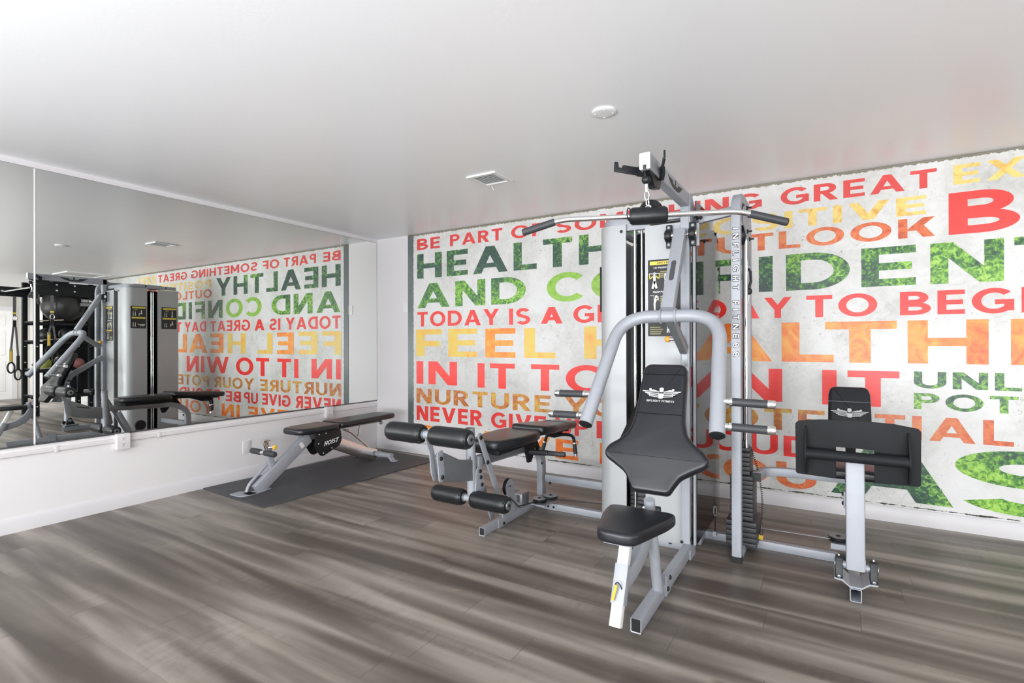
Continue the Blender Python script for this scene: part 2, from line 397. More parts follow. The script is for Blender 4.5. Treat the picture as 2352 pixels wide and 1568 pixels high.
def thing(name, label, cat, loc, group=None):
    o = bpy.data.objects.new(name, None); COL.objects.link(o); o.location = loc; o.empty_display_size = 0.1
    return tag(o, label, cat, group)
def tag(o, label, cat, group=None, kind=None):
    o['label'] = label; o['category'] = cat
    if group: o['group'] = group
    if kind: o['kind'] = kind
    return o
def struct(mb, name):
    o = mb.obj(name); o['kind'] = 'structure'; return o

# ------------------------------------------------------------------ lettering (own block alphabet)
def ring(cx, cy, rx, ry, tx, ty, a0, a1, n=20):
    q = []
    for i in range(n):
        b, c = math.radians(a0 + (a1 - a0) * i / n), math.radians(a0 + (a1 - a0) * (i + 1) / n)
        P = lambda a, k: (cx + (rx - k * tx) * math.cos(a), cy + (ry - k * ty) * math.sin(a))
        q.append([P(b, 0), P(c, 0), P(c, 1), P(b, 1)])
    return q
def outlined(mb, s, O, U, W, length, height, e=0.075, gap=0.40):
    gl = [(glyph(c, .30), glyph(c, .155)) for c in s]; tot = sum(g[0][0] for g in gl) + gap * (len(s) - 1); k = length / tot
    O, U, W = V(O), V(U).normalized(), V(W).normalized(); N = U.cross(W).normalized(); x = 0.0
    for (wb, qb), (ww, qw) in gl:
        for j, q in enumerate(qb): mb.add([O + U * ((x + a) * k) + W * (b * height) + N * (min(j, 6) * 3e-5) for a, b in q], [(0, 1, 2, 3)], 'black_ink')
        f = (wb - 2 * e) / ww
        for j, q in enumerate(qw): mb.add([O + U * ((x + e + a * f) * k) + W * ((e + b * (1 - 2 * e)) * height) + N * (4e-4 + min(j, 6) * 3e-5) for a, b in q], [(0, 1, 2, 3)], 'white_paint')
        x += wb + gap
    return mb
def rect(x0, y0, x1, y1): return [[(x0, y0), (x1, y0), (x1, y1), (x0, y1)]]
def para(xb, xt, w_, y0=0.0, y1=1.0): return [[(xb, y0), (xb + w_, y0), (xt + w_, y1), (xt, y1)]]
def glyph(c, t=0.2):
    h = t * 0.92
    if c == 'I': return t, rect(0, 0, t, 1)
    if c == 'L': return .58, rect(0, 0, t, 1) + rect(t, 0, .58, h)
    if c == 'T': w_ = .68; return w_, rect(0, 1 - h, w_, 1) + rect(w_ / 2 - t / 2, 0, w_ / 2 + t / 2, 1 - h)
    if c == 'E': w_ = .62; return w_, rect(0, 0, t, 1) + rect(t, 0, w_, h) + rect(t, 1 - h, w_, 1) + rect(t, .5 - h / 2, w_ * .93, .5 + h / 2)
    if c == 'F': w_ = .60; return w_, rect(0, 0, t, 1) + rect(t, 1 - h, w_, 1) + rect(t, .47 - h / 2, w_ * .93, .47 + h / 2)
    if c == 'H': w_ = .78; return w_, rect(0, 0, t, 1) + rect(w_ - t, 0, w_, 1) + rect(t, .5 - h / 2, w_ - t, .5 + h / 2)
    if c == 'N': w_ = .80; d = t * 1.25; return w_, rect(0, 0, t, 1) + rect(w_ - t, 0, w_, 1) + para(w_ - d, 0, d)
    if c == 'M': w_ = .96; d = t * 1.1; return w_, rect(0, 0, t, 1) + rect(w_ - t, 0, w_, 1) + para(w_ / 2 - d / 2, 0, d, .22, 1) + para(w_ / 2 - d / 2, w_ - d, d, .22, 1)
    if c == 'A':
        w_ = .94; d = t * 1.12; k = w_ / 2 - d / 2; y0, y1 = .20, .20 + h * .9
        return w_, para(0, k, d) + para(w_ - d, k, d) + [[(k * y0 + d * .8, y0), (w_ - k * y0 - d * .8, y0), (w_ - k * y1 - d * .8, y1), (k * y1 + d * .8, y1)]]
    if c == 'V': w_ = .90; d = t * 1.12; k = w_ / 2 - d / 2; return w_, para(k, 0, d) + para(k, w_ - d, d)
    if c == 'W':
        w_ = 1.34; d = t * 1.02; a = w_ * .27 - d / 2; b = w_ * .73 - d / 2; m_ = w_ / 2 - d / 2
        return w_, para(a, 0, d) + para(a, m_, d) + para(b, m_, d) + para(b, w_ - d, d)
    if c == 'X': w_ = .86; d = t * 1.2; return w_, para(0, w_ - d, d) + para(w_ - d, 0, d)
    if c == 'Y': w_ = .86; d = t * 1.15; k = w_ / 2 - d / 2; return w_, para(k, 0, d, .42, 1) + para(k, w_ - d, d, .42, 1) + rect(w_ / 2 - t / 2, 0, w_ / 2 + t / 2, .47)
    if c == 'K': w_ = .80; d = t * 1.25; return w_, rect(0, 0, t, 1) + para(t * .75, w_ - d, d, .36, 1) + para(w_ - d, t * 1.45, d, 0, .62)
    if c in 'OC':
        w_ = .96 if c == 'O' else .86; rx = .48
        return w_, ring(rx, .5, rx, .515, t, h, *((0, 360) if c == 'O' else (42, 318)), 34)
    if c == 'G':
        w_ = .90; return w_, ring(.48, .5, .48, .515, t, h, 42, 325, 34) + rect(.50, .36, w_, .36 + h) + rect(w_ - t, .10, w_, .36)
    if c == 'D': w_ = .84; return w_, rect(0, 0, t, 1) + rect(t, 0, .36, h) + rect(t, 1 - h, .36, 1) + ring(.36, .5, w_ - .36, .5, t, h, -90, 90, 20)
    if c == 'U': w_ = .78; return w_, rect(0, .36, t, 1) + rect(w_ - t, .36, w_, 1) + ring(w_ / 2, .36, w_ / 2, .375, t, h, 180, 360, 20)
    if c in 'PRB':
        w_ = .68 if c == 'P' else .74; y0 = .40 if c != 'B' else .46; x = .36; r = (1 - y0) / 2
        q = rect(0, 0, t, 1) + rect(t, 1 - h, x, 1) + rect(t, y0, x, y0 + h) + ring(x, y0 + r, .68 - x, r, t, h, -90, 90, 16)
        if c == 'R': q += para(w_ - t * 1.2, t * 1.2, t * 1.2, 0, y0 + .02)
        if c == 'B': y1 = .54; q += rect(t, 0, x, h) + rect(t, y1 - h, x, y1) + ring(x, y1 / 2, w_ - x, y1 / 2, t, h, -90, 90, 16)
        return w_, q
    if c == 'S':
        w_ = .70; r = .2925
        return w_, ring(w_ / 2, 1 - r + .01, w_ / 2, r, t, h, 28, 270, 20) + ring(w_ / 2, r - .01, w_ / 2, r, t, h, 90, -152, 20)
    if c == 'Z': w_ = .7; return w_, rect(0, 0, w_, h) + rect(0, 1 - h, w_, 1) + para(0, w_ - t * 1.3, t * 1.3, h * .5, 1 - h * .5)
    if c == '&': return .8, ring(.34, .74, .24, .26, t * .8, h * .8, 0, 360, 16) + ring(.34, .28, .34, .29, t, h, 0, 360, 18) + para(.55, .2, .2, 0, .6)
    return .3, []
def text(mb, s, O, U, W, width, height, mat, t=0.2, gap=0.13, shear=0.0, lift=0.0):
    """lay the string on the plane (O; U along the line, W up the letters), stretched to the given width"""
    gl = [glyph(c, t) for c in s]; tot = sum(g[0] for g in gl) + gap * (len(s) - 1)
    k = width / tot; O, U, W = V(O), V(U).normalized(), V(W).normalized(); N = U.cross(W).normalized(); x = 0.0
    for w_, qs in gl:
        pid = 0
        for j, q in enumerate(qs):
            if j and qs[j - 1][1] != q[0]: pid += 1
            mb.add([O + U * ((x + a) * k + shear * b * height) + W * (b * height) + N * (lift + pid * height * 0.0012) for a, b in q], [(0, 1, 2, 3)], mat)
        x += w_ + gap
    return mb

# ================================================================== the room
b = MB(); b.box((-0.006, RY, -0.1), (RX, 0.1, 0.0), 'floor'); struct(b, 'floor')
b = MB(); b.box((-0.1, RY - 0.1, RH), (RX + 0.1, 0.1, RH + 0.1), 'ceiling'); struct(b, 'ceiling')
b = MB(); b.box((-0.1, RY, 0), (-0.006, 0.1, RH), 'wall'); struct(b, 'wall_left')
b = MB(); b.box((-0.006, 0.004, 0), (RX + 0.1, 0.1, RH), 'wall'); struct(b, 'wall_far')
b = MB(); b.box((RX, RY, 0), (RX + 0.1, 0.004, RH), 'wall_beige'); struct(b, 'wall_right')
b = MB()                                                            # near wall with three window openings
xs = [-0.1] + [q for a in WINS for q in a] + [RX + 0.1]
for i in range(0, len(xs), 2): b.box((xs[i], RY - 0.1, 0), (xs[i + 1], RY, RH), 'wall')
for a, c in WINS:
    b.box((a, RY - 0.1, 0), (c, RY, 0.42), 'wall'); b.box((a, RY - 0.1, 2.18), (c, RY, RH), 'wall')
struct(b, 'wall_near')
for i, (a, c) in enumerate(WINS):
    f = MB()
    for lo, hi in (((a, RY - 0.09, 0.42), (c, RY - 0.03, 0.47)), ((a, RY - 0.09, 2.13), (c, RY - 0.03, 2.18)), ((a, RY - 0.09, 0.47), (a + 0.05, RY - 0.03, 2.13)), ((c - 0.05, RY - 0.09, 0.47), (c, RY - 0.03, 2.13)), (((a + c) / 2 - 0.02, RY - 0.09, 0.47), ((a + c) / 2 + 0.02, RY - 0.03, 2.13))):
        f.box(lo, hi, 'trim')
    struct(f, 'window_%d' % (i + 1))
def baseboard(name, p0, p1, inward, h=0.10, t=0.014):
    p0, p1, n = V(p0), V(p1), V(inward); m_ = MB()
    prof = [(0, 0), (t, 0), (t, h * 0.72), (t * 0.75, h * 0.80), (t * 0.6, h * 0.93), (t * 0.25, h), (0, h)]
    m_.loft([[p + n * a + V((0, 0, z)) for a, z in prof] for p in (p0, p1)], 'trim'); return struct(m_, name)
baseboard('baseboard_left', (-0.006, RY, 0), (-0.006, 0.004, 0), (1, 0, 0))
baseboard('baseboard_far', (0.009, 0.004, 0), (RX, 0.004, 0), (0, -1, 0), 0.105)
b = MB(); b.box((-0.006, RY, 2.405), (0.004, 0.003, RH), 'trim'); struct(b, 'trim_1')

# door in the right wall, seen only in the mirror
b = MB(); dy0, dy1 = -1.13, -0.31
b.box((RX - 0.02, dy0 - 0.08, 0), (RX, dy0, 2.05), 'trim'); b.box((RX - 0.02, dy1, 0), (RX, dy1 + 0.09, 2.05), 'trim'); b.box((RX - 0.02, dy0, 1.96), (RX, dy1, 2.05), 'trim')
b.box((RX - 0.012, dy0, 0), (RX - 0.001, dy1, 1.96), 'white_plastic')
for (z0, z1) in ((0.18, 0.85), (0.98, 1.52), (1.62, 1.86)):
    for (y0, y1) in ((dy0 + 0.1, dy0 + 0.37), (dy0 + 0.45, dy1 - 0.1)): b.prism(rrect(y1 - y0, z1 - z0, 0.01), (RX - 0.012, (y0 + y1) / 2, (z0 + z1) / 2), (0, -1, 0), (0, 0, 1), 0.006, 'white_plastic', 0.004)
b.box((RX - 0.05, dy0 + 0.1, 1.80), (RX - 0.012, dy1 - 0.22, 1.84), 'olive_ink')
struct(b, 'door_1')

# ------------------------------------------------------------------ mural on the far wall
MX0, MX1 = 0.487, 7.55
mural = thing('wall_mural', 'wide weathered plaster mural covered with red, green, orange and gold words on the far wall', 'mural', (MX0, 0.0, 0.0))
b = MB(); b.box((MX0, 0.0, 0.106), (MX1, 0.0035, RH - 0.001), 'plaster'); b.obj('mural_panel', mural)
LINES = [  # text, x0, x1, baseline, cap top, material
 ('BE', .624, .950, 2.258, 2.380, 'l_red_glare'), ('PART', 1.087, 1.749, 2.258, 2.380, 'l_red_glare'), ('OF', 1.851, 2.219, 2.256, 2.378, 'l_red_glare'),
 ('SOMETHING', 2.345, 4.100, 2.256, 2.378, 'l_red_glare'), ('GREAT', 4.228, 5.146, 2.254, 2.378, 'l_red_glare'), ('EXPL', 5.231, 5.905, 2.252, 2.378, 'l_gold'),
 ('HEALTHY', .624, 3.385, 1.940, 2.212, 'l_green_dark'), ('POSITIVE', 3.525, 5.091, 2.083, 2.208, 'l_gold'), ('OUTLOOK', 3.510, 5.136, 1.931, 2.061, 'l_rustred'), ('B', 5.206, 5.549, 1.928, 2.199, 'l_red'),
 ('AND', .629, 2.018, 1.615, 1.882, 'l_green'), ('CO', 2.247, 3.130, 1.614, 1.882, 'l_green_light'), ('N', 3.215, 3.610, 1.614, 1.882, 'l_green_dark'), ('F', 3.700, 3.985, 1.614, 1.882, 'l_green_dark'),
 ('I', 4.077, 4.173, 1.614, 1.883, 'l_green_dark'), ('D', 4.262, 4.663, 1.614, 1.883, 'l_green'), ('E', 4.731, 5.035, 1.614, 1.883, 'l_green'), ('N', 5.111, 5.474, 1.612, 1.880, 'l_green'), ('T', 5.522, 5.850, 1.612, 1.880, 'l_green'),
 ('TODAY', .626, 1.707, 1.411, 1.572, 'l_red'), ('IS', 1.826, 2.066, 1.408, 1.566, 'l_red'), ('A', 2.183, 2.412, 1.409, 1.566, 'l_red'), ('GREAT', 2.522, 3.545, 1.411, 1.568, 'l_red'),
 ('DAY', 3.665, 4.299, 1.412, 1.568, 'l_red_bright'), ('TO', 4.394, 4.822, 1.411, 1.570, 'l_red_bright'), ('BEGI', 4.948, 5.600, 1.411, 1.568, 'l_red_bright'),
 ('FE', .607, 1.437, 1.083, 1.378, 'l_yellow'), ('E', 1.540, 1.898, 1.080, 1.374, 'l_orange'), ('L', 1.999, 2.337, 1.081, 1.371, 'l_yellow'),
 ('H', 2.631, 3.080, 1.083, 1.376, 'l_yellow'), ('EA', 3.195, 4.168, 1.084, 1.376, 'l_orange'), ('L', 4.232, 4.564, 1.084, 1.376, 'l_orange'), ('T', 4.512, 4.930, 1.085, 1.375, 'l_orange'), ('H', 4.989, 5.400, 1.085, 1.374, 'l_orange'), ('I', 5.505, 5.615, 1.085, 1.372, 'l_orange'),
 ('IN', .612, 1.178, .778, 1.028, 'l_red_bright'), ('IT', 1.442, 1.890, .770, 1.021, 'l_red_bright'), ('TO', 2.074, 2.870, .772, 1.022, 'l_red_bright'), ('WIN', 3.055, 4.235, .781, 1.029, 'l_red_bright'), ('IT', 4.492, 4.944, .780, 1.029, 'l_red_bright'),
 ('UNL', 5.022, 5.555, .922, 1.032, 'l_green'), ('POT', 5.022, 5.539, .780, .888, 'l_green'),
 ('NURTURE', .611, 2.284, .566, .727, 'l_rust'), ('YOUR', 2.431, 3.450, .567, .727, 'l_rust'), ('POTEN', 3.585, 4.765, .570, .731, 'l_rust'), ('TIAL', 4.805, 5.517, .575, .733, 'l_rustred'),
 ('NEVER', .614, 1.504, .374, .535, 'l_red'), ('GIVE', 1.608, 2.235, .374, .528, 'l_red'), ('UP', 2.335, 2.675, .372, .526, 'l_red'), ('BE', 2.748, 3.135, .372, .526, 'l_red'), ('PROUD', 3.290, 4.455, .377, .530, 'l_red_bright'),
 ('BELIEVE', .632, 2.568, .146, .328, 'l_orange'), ('IN', 2.779, 3.245, .144, .330, 'l_orange'), ('YOU', 3.480, 4.455, .147, .334, 'l_rustred'),
 ('A', 4.545, 5.225, .150, .560, 'l_green_dark'), ('S', 5.232, 5.915, .150, .545, 'l_green'),
]
STROKE = {'NEVER': .22, 'GIVE': .22, 'HEALTHY': .21, 'S': .22, 'A': .24}
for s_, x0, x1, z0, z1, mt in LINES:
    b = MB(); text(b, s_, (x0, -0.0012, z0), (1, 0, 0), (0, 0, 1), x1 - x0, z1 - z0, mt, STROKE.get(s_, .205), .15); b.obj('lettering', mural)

# ------------------------------------------------------------------ mirrors on the left wall
for y0, y1, lab in ((-0.5255, -0.002, 'narrow wall mirror panel filling the corner beside the mural'), (-3.078, -0.5305, 'large wall mirror panel reflecting the multi gym and mural words'), (-5.60, -3.090, 'wall mirror panel reflecting a white door and hanging strap, beyond the wide mirror')):
    r_ = thing('wall_mirror', lab, 'mirror', (0.0, (y0 + y1) / 2, 0.56), 'mirror panels on the left wall')
    b = MB(); b.box((-0.006, y0, 0.562), (0.0, y1, 2.402), 'mirror'); b.obj('mirror_glass', r_)
    b = MB(); b.box((-0.006, y0, 0.552), (0.003, y1, 0.5618), 'slot_dark'); b.obj('bottom_channel', r_)
    if y1 < -0.1:
        b = MB(); wd = 0.010 if y1 < -3 else 0.003; b.box((-0.006, y1 + 0.0006, 0.562), (0.0012, y1 + 0.0006 + wd * 0.95, 2.402), 'white_plastic'); b.obj('polished_edge', r_)

# cable raceway with boxes under the mirrors
def receptacle(b, y, z, x):
    for dz in (-0.021, 0.021):
        for dy, hh in ((-0.0065, 0.009), (0.0065, 0.007)): b.box((x, y + dy - 0.0012, z + dz - hh / 2 + 0.004), (x + 0.0008, y + dy + 0.0012, z + dz + hh / 2 + 0.004), 'black_ink')
        b.cyl((x, y, z + dz - 0.008), (x + 0.0008, y, z + dz - 0.008), 0.0026, 'black_ink', 8)
b = MB(); b.prism(roundpoly([(0, 0), (0.012, 0), (0.016, 0.004), (0.016, 0.026), (0.012, 0.03), (0, 0.03)], 0.002, 2), (-0.006, -0.005, 0.492), (1, 0, 0), (0, 0, 1), 5.6, 'wall_paint_plate')
for y in (-2.97, -2.33, -0.06): b.box((-0.006, y - 0.012, 0.487), (0.0115, y + 0.012, 0.527), 'wall_paint_plate', 0.002)
tag(b.obj('cable_raceway'), 'slim wall-coloured cable raceway running along the wall below the mirrors', 'cable raceway')
for y, lab in ((-2.585, 'surface-mounted power outlet box on the raceway under the large mirror panel'), (-0.708, 'surface-mounted outlet box on the raceway just above the adjustable bench')):
    r_ = thing('power_outlet', lab, 'outlet', (-0.006, y, 0.44), 'outlet boxes on the raceway')
    b = MB(); b.prism(rrect(0.088, 0.118, 0.004), (-0.006, y, 0.499), (0, 1, 0), (0, 0, 1), 0.046, 'wall_paint_plate', 0.003); b.obj('outlet_box', r_)
    b = MB(); receptacle(b, y, 0.499, 0.0402); b.obj('socket_slots', r_)
b = MB(); b.prism(rrect(0.078, 0.118, 0.003), (-0.006, -1.60, 0.285), (0, 1, 0), (0, 0, 1), 0.006, 'wall_paint_plate', 0.003)
for dz in (-0.03, 0.03): b.bolt((0, -1.60, 0.285 + dz), (1, 0, 0), 'wall_paint_plate', 0.004, 0.001)
tag(b.obj('wall_plate'), 'flush blank cover plate low on the mirror wall near the bench foam handle', 'wall plate')
b = MB(); b.prism(rrect(0.072, 0.115, 0.004), (0.447, 0.004, 1.63), (1, 0, 0), (0, 0, 1), 0.006, 'white_plastic', 0.003); b.box((0.441, -0.004, 1.618), (0.453, -0.002, 1.642), 'white_plastic')
tag(b.obj('light_switch'), 'white light switch plate on the bare wall strip between mirror and mural', 'light switch')

# ceiling fittings
r_ = thing('ceiling_vent', 'square white louvred air vent in the ceiling near the mural', 'vent', (2.405, -1.205, RH))
b = MB(); vx, vy, hw = 2.405, -1.205, 0.125
for lo, hi in (((-hw, -hw), (hw, -hw + .03)), ((-hw, hw - .03), (hw, hw)), ((-hw, -hw + .03), (-hw + .03, hw - .03)), ((hw - .03, -hw + .03), (hw, hw - .03))):
    b.box((vx + lo[0], vy + lo[1], RH - 0.012), (vx + hi[0], vy + hi[1], RH - 0.0005), 'ceil_white')
b.obj('vent_frame', r_)
b = MB(); b.box((vx - 0.095, vy - 0.095, RH - 0.002), (vx + 0.095, vy + 0.095, RH - 0.0005), 'slot_dark'); b.obj('vent_backing', r_)
b = MB()
for k in range(9):
    y = vy - 0.088 + k * 0.0195; b.prism([(-0.095, 0), (0.095, 0), (0.095, 0.017), (-0.095, 0.017)], (vx, y, RH - 0.010), (1, 0, 0), (0, 0.9, 0.45), 0.0015, 'ceil_white')
b.obj('louvre', r_)
b = MB(); b.tube(fillet([(2.33, -1.075, RH - 0.008), (2.335, -1.060, RH - 0.022), (2.338, -1.052, RH - 0.040)], 0.01), 0.003, 'ceil_white', 8); b.obj('damper_lever', r_)
b = MB(); b.lathe((3.532, -1.815, RH - 0.0005), (0, 0, -1), [(0, 0.063), (0.006, 0.063), (0.010, 0.058), (0.012, 0.045), (0.012, 0.001)], 'ceil_white', 40)
for a in (20, 110, 200, 290): b.bolt((3.532 + 0.045 * math.cos(math.radians(a)), -1.815 + 0.045 * math.sin(math.radians(a)), RH - 0.0125), (0, 0, -1), 'white_plastic', 0.005, 0.003)
tag(b.obj('ceiling_cover_plate'), 'round white blank cover disc on the ceiling above the gym', 'ceiling plate')
r_ = thing('ceiling_return_grille', 'large square white ceiling grille seen only in the mirror above the gym boom', 'vent', (6.6, -0.55, RH))
b = MB()
for lo, hi in (((6.28, -.86), (6.92, -.82)), ((6.28, -.28), (6.92, -.24)), ((6.28, -.82), (6.32, -.28)), ((6.88, -.82), (6.92, -.28))): b.box(lo + (RH - 0.02,), hi + (RH - 0.0005,), 'ceil_white')
b.obj('grille_frame', r_)
b = MB(); b.box((6.32, -.82, RH - 0.006), (6.88, -.28, RH - 0.0005), 'ceil_white'); b.obj('grille_panel', r_)

# ------------------------------------------------------------------ rubber mat and the adjustable bench
b = MB(); q = V((0.015, -2.01, 0)); u_ = V((0.92, -0.05, 0)).normalized(); w_ = V((0.05, 0.92, 0)).normalized()
b.prism(rrect(0.915, 1.915, 0.006, 2), q + u_ * 0.46 + w_ * 0.965 + V((0, 0, 0.0005)), u_, w_, 0.008, 'mat', 0.002)
tag(b.obj('floor_mat'), 'dark grey rubber exercise mat under the adjustable bench along the wall', 'mat')

bench = thing('adjustable_bench', 'flat black padded adjustable bench with silver legs standing on the rubber mat', 'bench', (0.48, -1.2, 0.009))
ANG = math.radians(2.6); ca, sa = math.cos(ANG), math.sin(ANG)
def BP(u, v, z):   # bench frame: v along the bench towards the far wall, u to its right
    return V((0.482 + u * ca - v * sa, -1.2 + u * sa + v * ca, z + 0.009))
BU, BV = V((ca, sa, 0)), V((-sa, ca, 0))
b = MB(); b.prism(roundpoly([(-0.115, -0.31), (0.115, -0.31), (0.155, -0.20), (0.155, 0.13), (-0.155, 0.13), (-0.155, -0.20)], 0.05, 5), BP(0, 0, 0.413), BU, BV, 0.055, 'vinyl', 0.022, 4, 0.003); b.obj('seat_pad', bench)
b = MB(); b.prism(roundpoly([(-0.15, 0.145), (0.15, 0.145), (0.135, 0.86), (0.11, 0.93), (-0.11, 0.93), (-0.135, 0.86)], 0.05, 5), BP(0, 0, 0.417), BU, BV, 0.055, 'vinyl', 0.022, 4, 0.003); b.obj('back_pad', bench)
b = MB(); b.bar(BP(0.01, -0.64, 0.012), BP(0.01, -0.13, 0.37), 0.05, 0.10, 'silver', r=0.004)
b.prism([(-0.025, -0.74), (0.06, -0.74), (0.06, -0.62), (0.035, -0.52), (-0.02, -0.52)], BP(0, 0, 0.001), BU, BV, 0.007, 'silver', 0.002)
b.prism(roundpoly([(-0.11, -0.80), (0.03, -0.80), (0.06, -0.74), (0.06, -0.66), (-0.11, -0.70)], 0.02), BP(0, 0, 0.0), BU, BV, 0.008, 'silver', 0.002)
b.prism([(-0.018, 0), (0.018, 0), (0.018, 0.055), (-0.018, 0.055)], BP(0.036, -0.20, 0.29), V((0, 0, 0)) + BV * 0.82 + V((0, 0, 0.57)), V((0, 0, 1)) * 0.82 - BV * 0.57, 0.0006, 'white_ink')
b.box(BP(-0.03, -0.20, 0.345), BP(0.04, 0.10, 0.40), 'silver_dark'); b.obj('front_leg', bench)
b = MB(); b.tube(fillet([BP(-0.035, -0.70, 0.008), BP(-0.035, -0.68, 0.06), BP(-0.035, -0.50, 0.21), BP(-0.035, -0.46, 0.20)], 0.06), 0.013, 'silver', 12); b.obj('side_rail', bench)
b = MB(); b.bar(BP(0.0, -0.47, 0.10), BP(-0.005, -0.525, 0.335), 0.04, 0.05, 'silver', up=(0, 1, 0)); b.bar(BP(-0.005, -0.523, 0.325), BP(-0.006, -0.545, 0.40), 0.034, 0.042, 'steel', up=(0, 1, 0)); b.box(BP(-0.035, -0.575, 0.402), BP(0.022, -0.515, 0.410), 'steel'); b.obj('foot_catch_post', bench)
b = MB(); b.cyl(BP(-0.02, -0.575, 0.31), BP(0.02, -0.575, 0.31), 0.017, 'steel')
for a0, a1 in ((-0.15, -0.022), (0.022, 0.16)): b.cyl(BP(a0, -0.575, 0.312 - a0 * 0.02), BP(a1, -0.575, 0.312 - a1 * 0.02), 0.024, 'rubber', 20, 0.012)
b.obj('foam_foot_catch', bench, 'dark foam-covered cross handle')
b = MB(); b.cyl(BP(0.02, -0.535, 0.345), BP(0.075, -0.525, 0.355), 0.009, 'steel'); b.lathe(BP(0.072, -0.525, 0.354), BU, [(0, 0.010), (0.004, 0.019), (0.016, 0.021), (0.022, 0.014), (0.023, 0.001)], 'yellow', 16); b.obj('pop_pin', bench, 'yellow pull pin')
b = MB(); pl = roundpoly([(-0.09, 0.40), (0.20, 0.425), (0.225, 0.30), (0.195, 0.245), (-0.005, 0.175), (-0.045, 0.195), (-0.10, 0.28)], 0.02, 3)
b.prism(pl, BP(0.058, 0, 0), BV, (0, 0, 1), 0.006, 'black', 0.002); b.prism(pl, BP(-0.062, 0, 0), BV, (0, 0, 1), 0.006, 'black', 0.002)
for y, z in ((-0.05, 0.385), (0.03, 0.385), (-0.055, 0.30), (0.10, 0.235), (0.0, 0.205)): b.bolt(BP(0.064, y, z), BU, 'steel', 0.008, 0.005)
sp = b.obj('side_plate', bench, 'black side plates with white lettering')
b = MB(); text(b, 'HOIST', BP(0.0652, 0.005, 0.268), BV + V((0, 0, 0.10)), (0, 0, 1), 0.165, 0.040, 'white_ink', 0.23, 0.10, 0.35); b.obj('lettering', sp)
b = MB(); b.sweep([BP(0.0, 0.10, 0.30), BP(0, 0.30, 0.215), BP(0, 0.60, 0.085), BP(0, 0.73, 0.045)], 0.05, 0.12, 'steel', side=BU); b.obj('rear_beam', bench, 'bright brushed metal rear beam')
b = MB(); b.tube([BP(0, 0.31, 0.37), BP(0, 0.40, 0.33), BP(0.0, 0.60, 0.17), BP(0, 0.66, 0.12)], 0.009, 'steel', 10); b.cyl(BP(-0.04, 0.33, 0.365), BP(0.05, 0.33, 0.365), 0.008, 'steel'); b.tube([BP(0.02, 0.50, 0.41), BP(0.02, 0.47, 0.28)], 0.006, 'chrome', 8)
b.obj('support_rod', bench)
b = MB(); b.cyl(BP(-0.24, 0.74, 0.055), BP(0.23, 0.74, 0.055), 0.026, 'silver', 18)
for u in (-0.03, 0.06): b.cyl(BP(u - 0.008, 0.74, 0.055), BP(u + 0.008, 0.74, 0.055), 0.034, 'silver', 18)
b.obj('rear_axle', bench)
for s_ in (-1, 1):
    b = MB(); b.bar(BP(s_ * 0.19, 0.74, 0.06), BP(s_ * 0.245, 0.735, 0.012), 0.055, 0.016, 'silver', up=(0, 0, 1), r=0.003); b.bar(BP(s_ * 0.235, 0.735, 0.009), BP(s_ * 0.29, 0.735, 0.009), 0.055, 0.014, 'silver', r=0.003); b.obj('rear_foot', bench)
b = MB(); b.box(BP(-0.04, 0.20, 0.385), BP(0.03, 0.80, 0.42), 'silver_dark'); b.bolt(BP(0.035, 0.78, 0.38), BU, 'silver_dark', 0.02, 0.02); b.obj('pad_rail', bench)

# ================================================================== the multi-station gym (one bolted frame)
gym = thing('multi_gym', 'silver and black multi-station weight gym with press tower, leg extension and leg press stations', 'gym machine', (3.82, -1.25, 0))
CX = 3.80
def G(name, mb, parent=None, label=None): return mb.obj(name, parent or gym, label)
# --- central frame
b = MB(); b.bar((3.832, -2.237, 0.031), (3.832, -1.285, 0.031), 0.047, 0.062, 'silver', r=0.005, capmat='black')
b.box((3.856, -1.86, 0.004), (3.862, -1.78, 0.10), 'silver'); b.box((3.802, -1.86, 0.004), (3.808, -1.78, 0.10), 'silver'); b.bolt((3.862, -1.84, 0.035), (1, 0, 0)); b.bolt((3.862, -1.80, 0.075), (1, 0, 0))
b.box((3.856, -1.36, 0.0), (3.866, -1.24, 0.055), 'silver'); G('base_beam', b)
b = MB(); b.bar((3.82, -1.265, 0), (3.82, -1.265, 2.093), 0.05, 0.05, 'silver', up=(0, 1, 0), r=0.004)
for z in (1.235, 1.205, 1.02, 0.985): b.bolt((3.82, -1.29, z), (0, -1, 0), 'black', 0.009, 0.003)
b.prism(rrect(0.034, 0.10, 0.016), (3.82, -1.29, 1.13), (1, 0, 0), (0, 0, 1), 0.004, 'silver_dark', 0.001); b.bolt((3.845, -1.265, 0.085), (1, 0, 0)); b.bolt((3.80, -1.29, 0.07), (0, -1, 0), 'black', 0.01, 0.004)
b.prism([(-1.29, 2.092), (-1.235, 2.092), (-1.09, 1.985), (-1.09, 1.925), (-1.29, 1.925)], (3.845, 0, 0), (0, 1, 0), (0, 0, 1), 0.006, 'silver', 0.001)
b.bolt((3.851, -1.17, 1.985), (1, 0, 0)); b.bolt((3.851, -1.12, 1.965), (1, 0, 0)); G('tower_post', b)
b = MB(); b.bar((3.46, -1.215, 0.018), (3.80, -1.215, 0.018), 0.05, 0.036, 'silver', r=0.003)
for x in (3.64, 3.72): b.prism([(-0.012, 0), (0.012, 0), (0.008, -0.01), (-0.008, -0.01)], (x, -1.2405, 0.034), (1, 0, 0), (0, 0, 1), 0.001, 'black')
b.bar((2.66, -0.95, 0.0235), (4.575, -0.95, 0.0235), 0.048, 0.047, 'silver', r=0.004); b.bar((3.845, -1.10, 0.0235), (3.845, -0.97, 0.0235), 0.05, 0.045, 'silver', r=0.004)
b.box((2.72, -0.9805, 0.002), (2.83, -0.974, 0.05), 'silver')
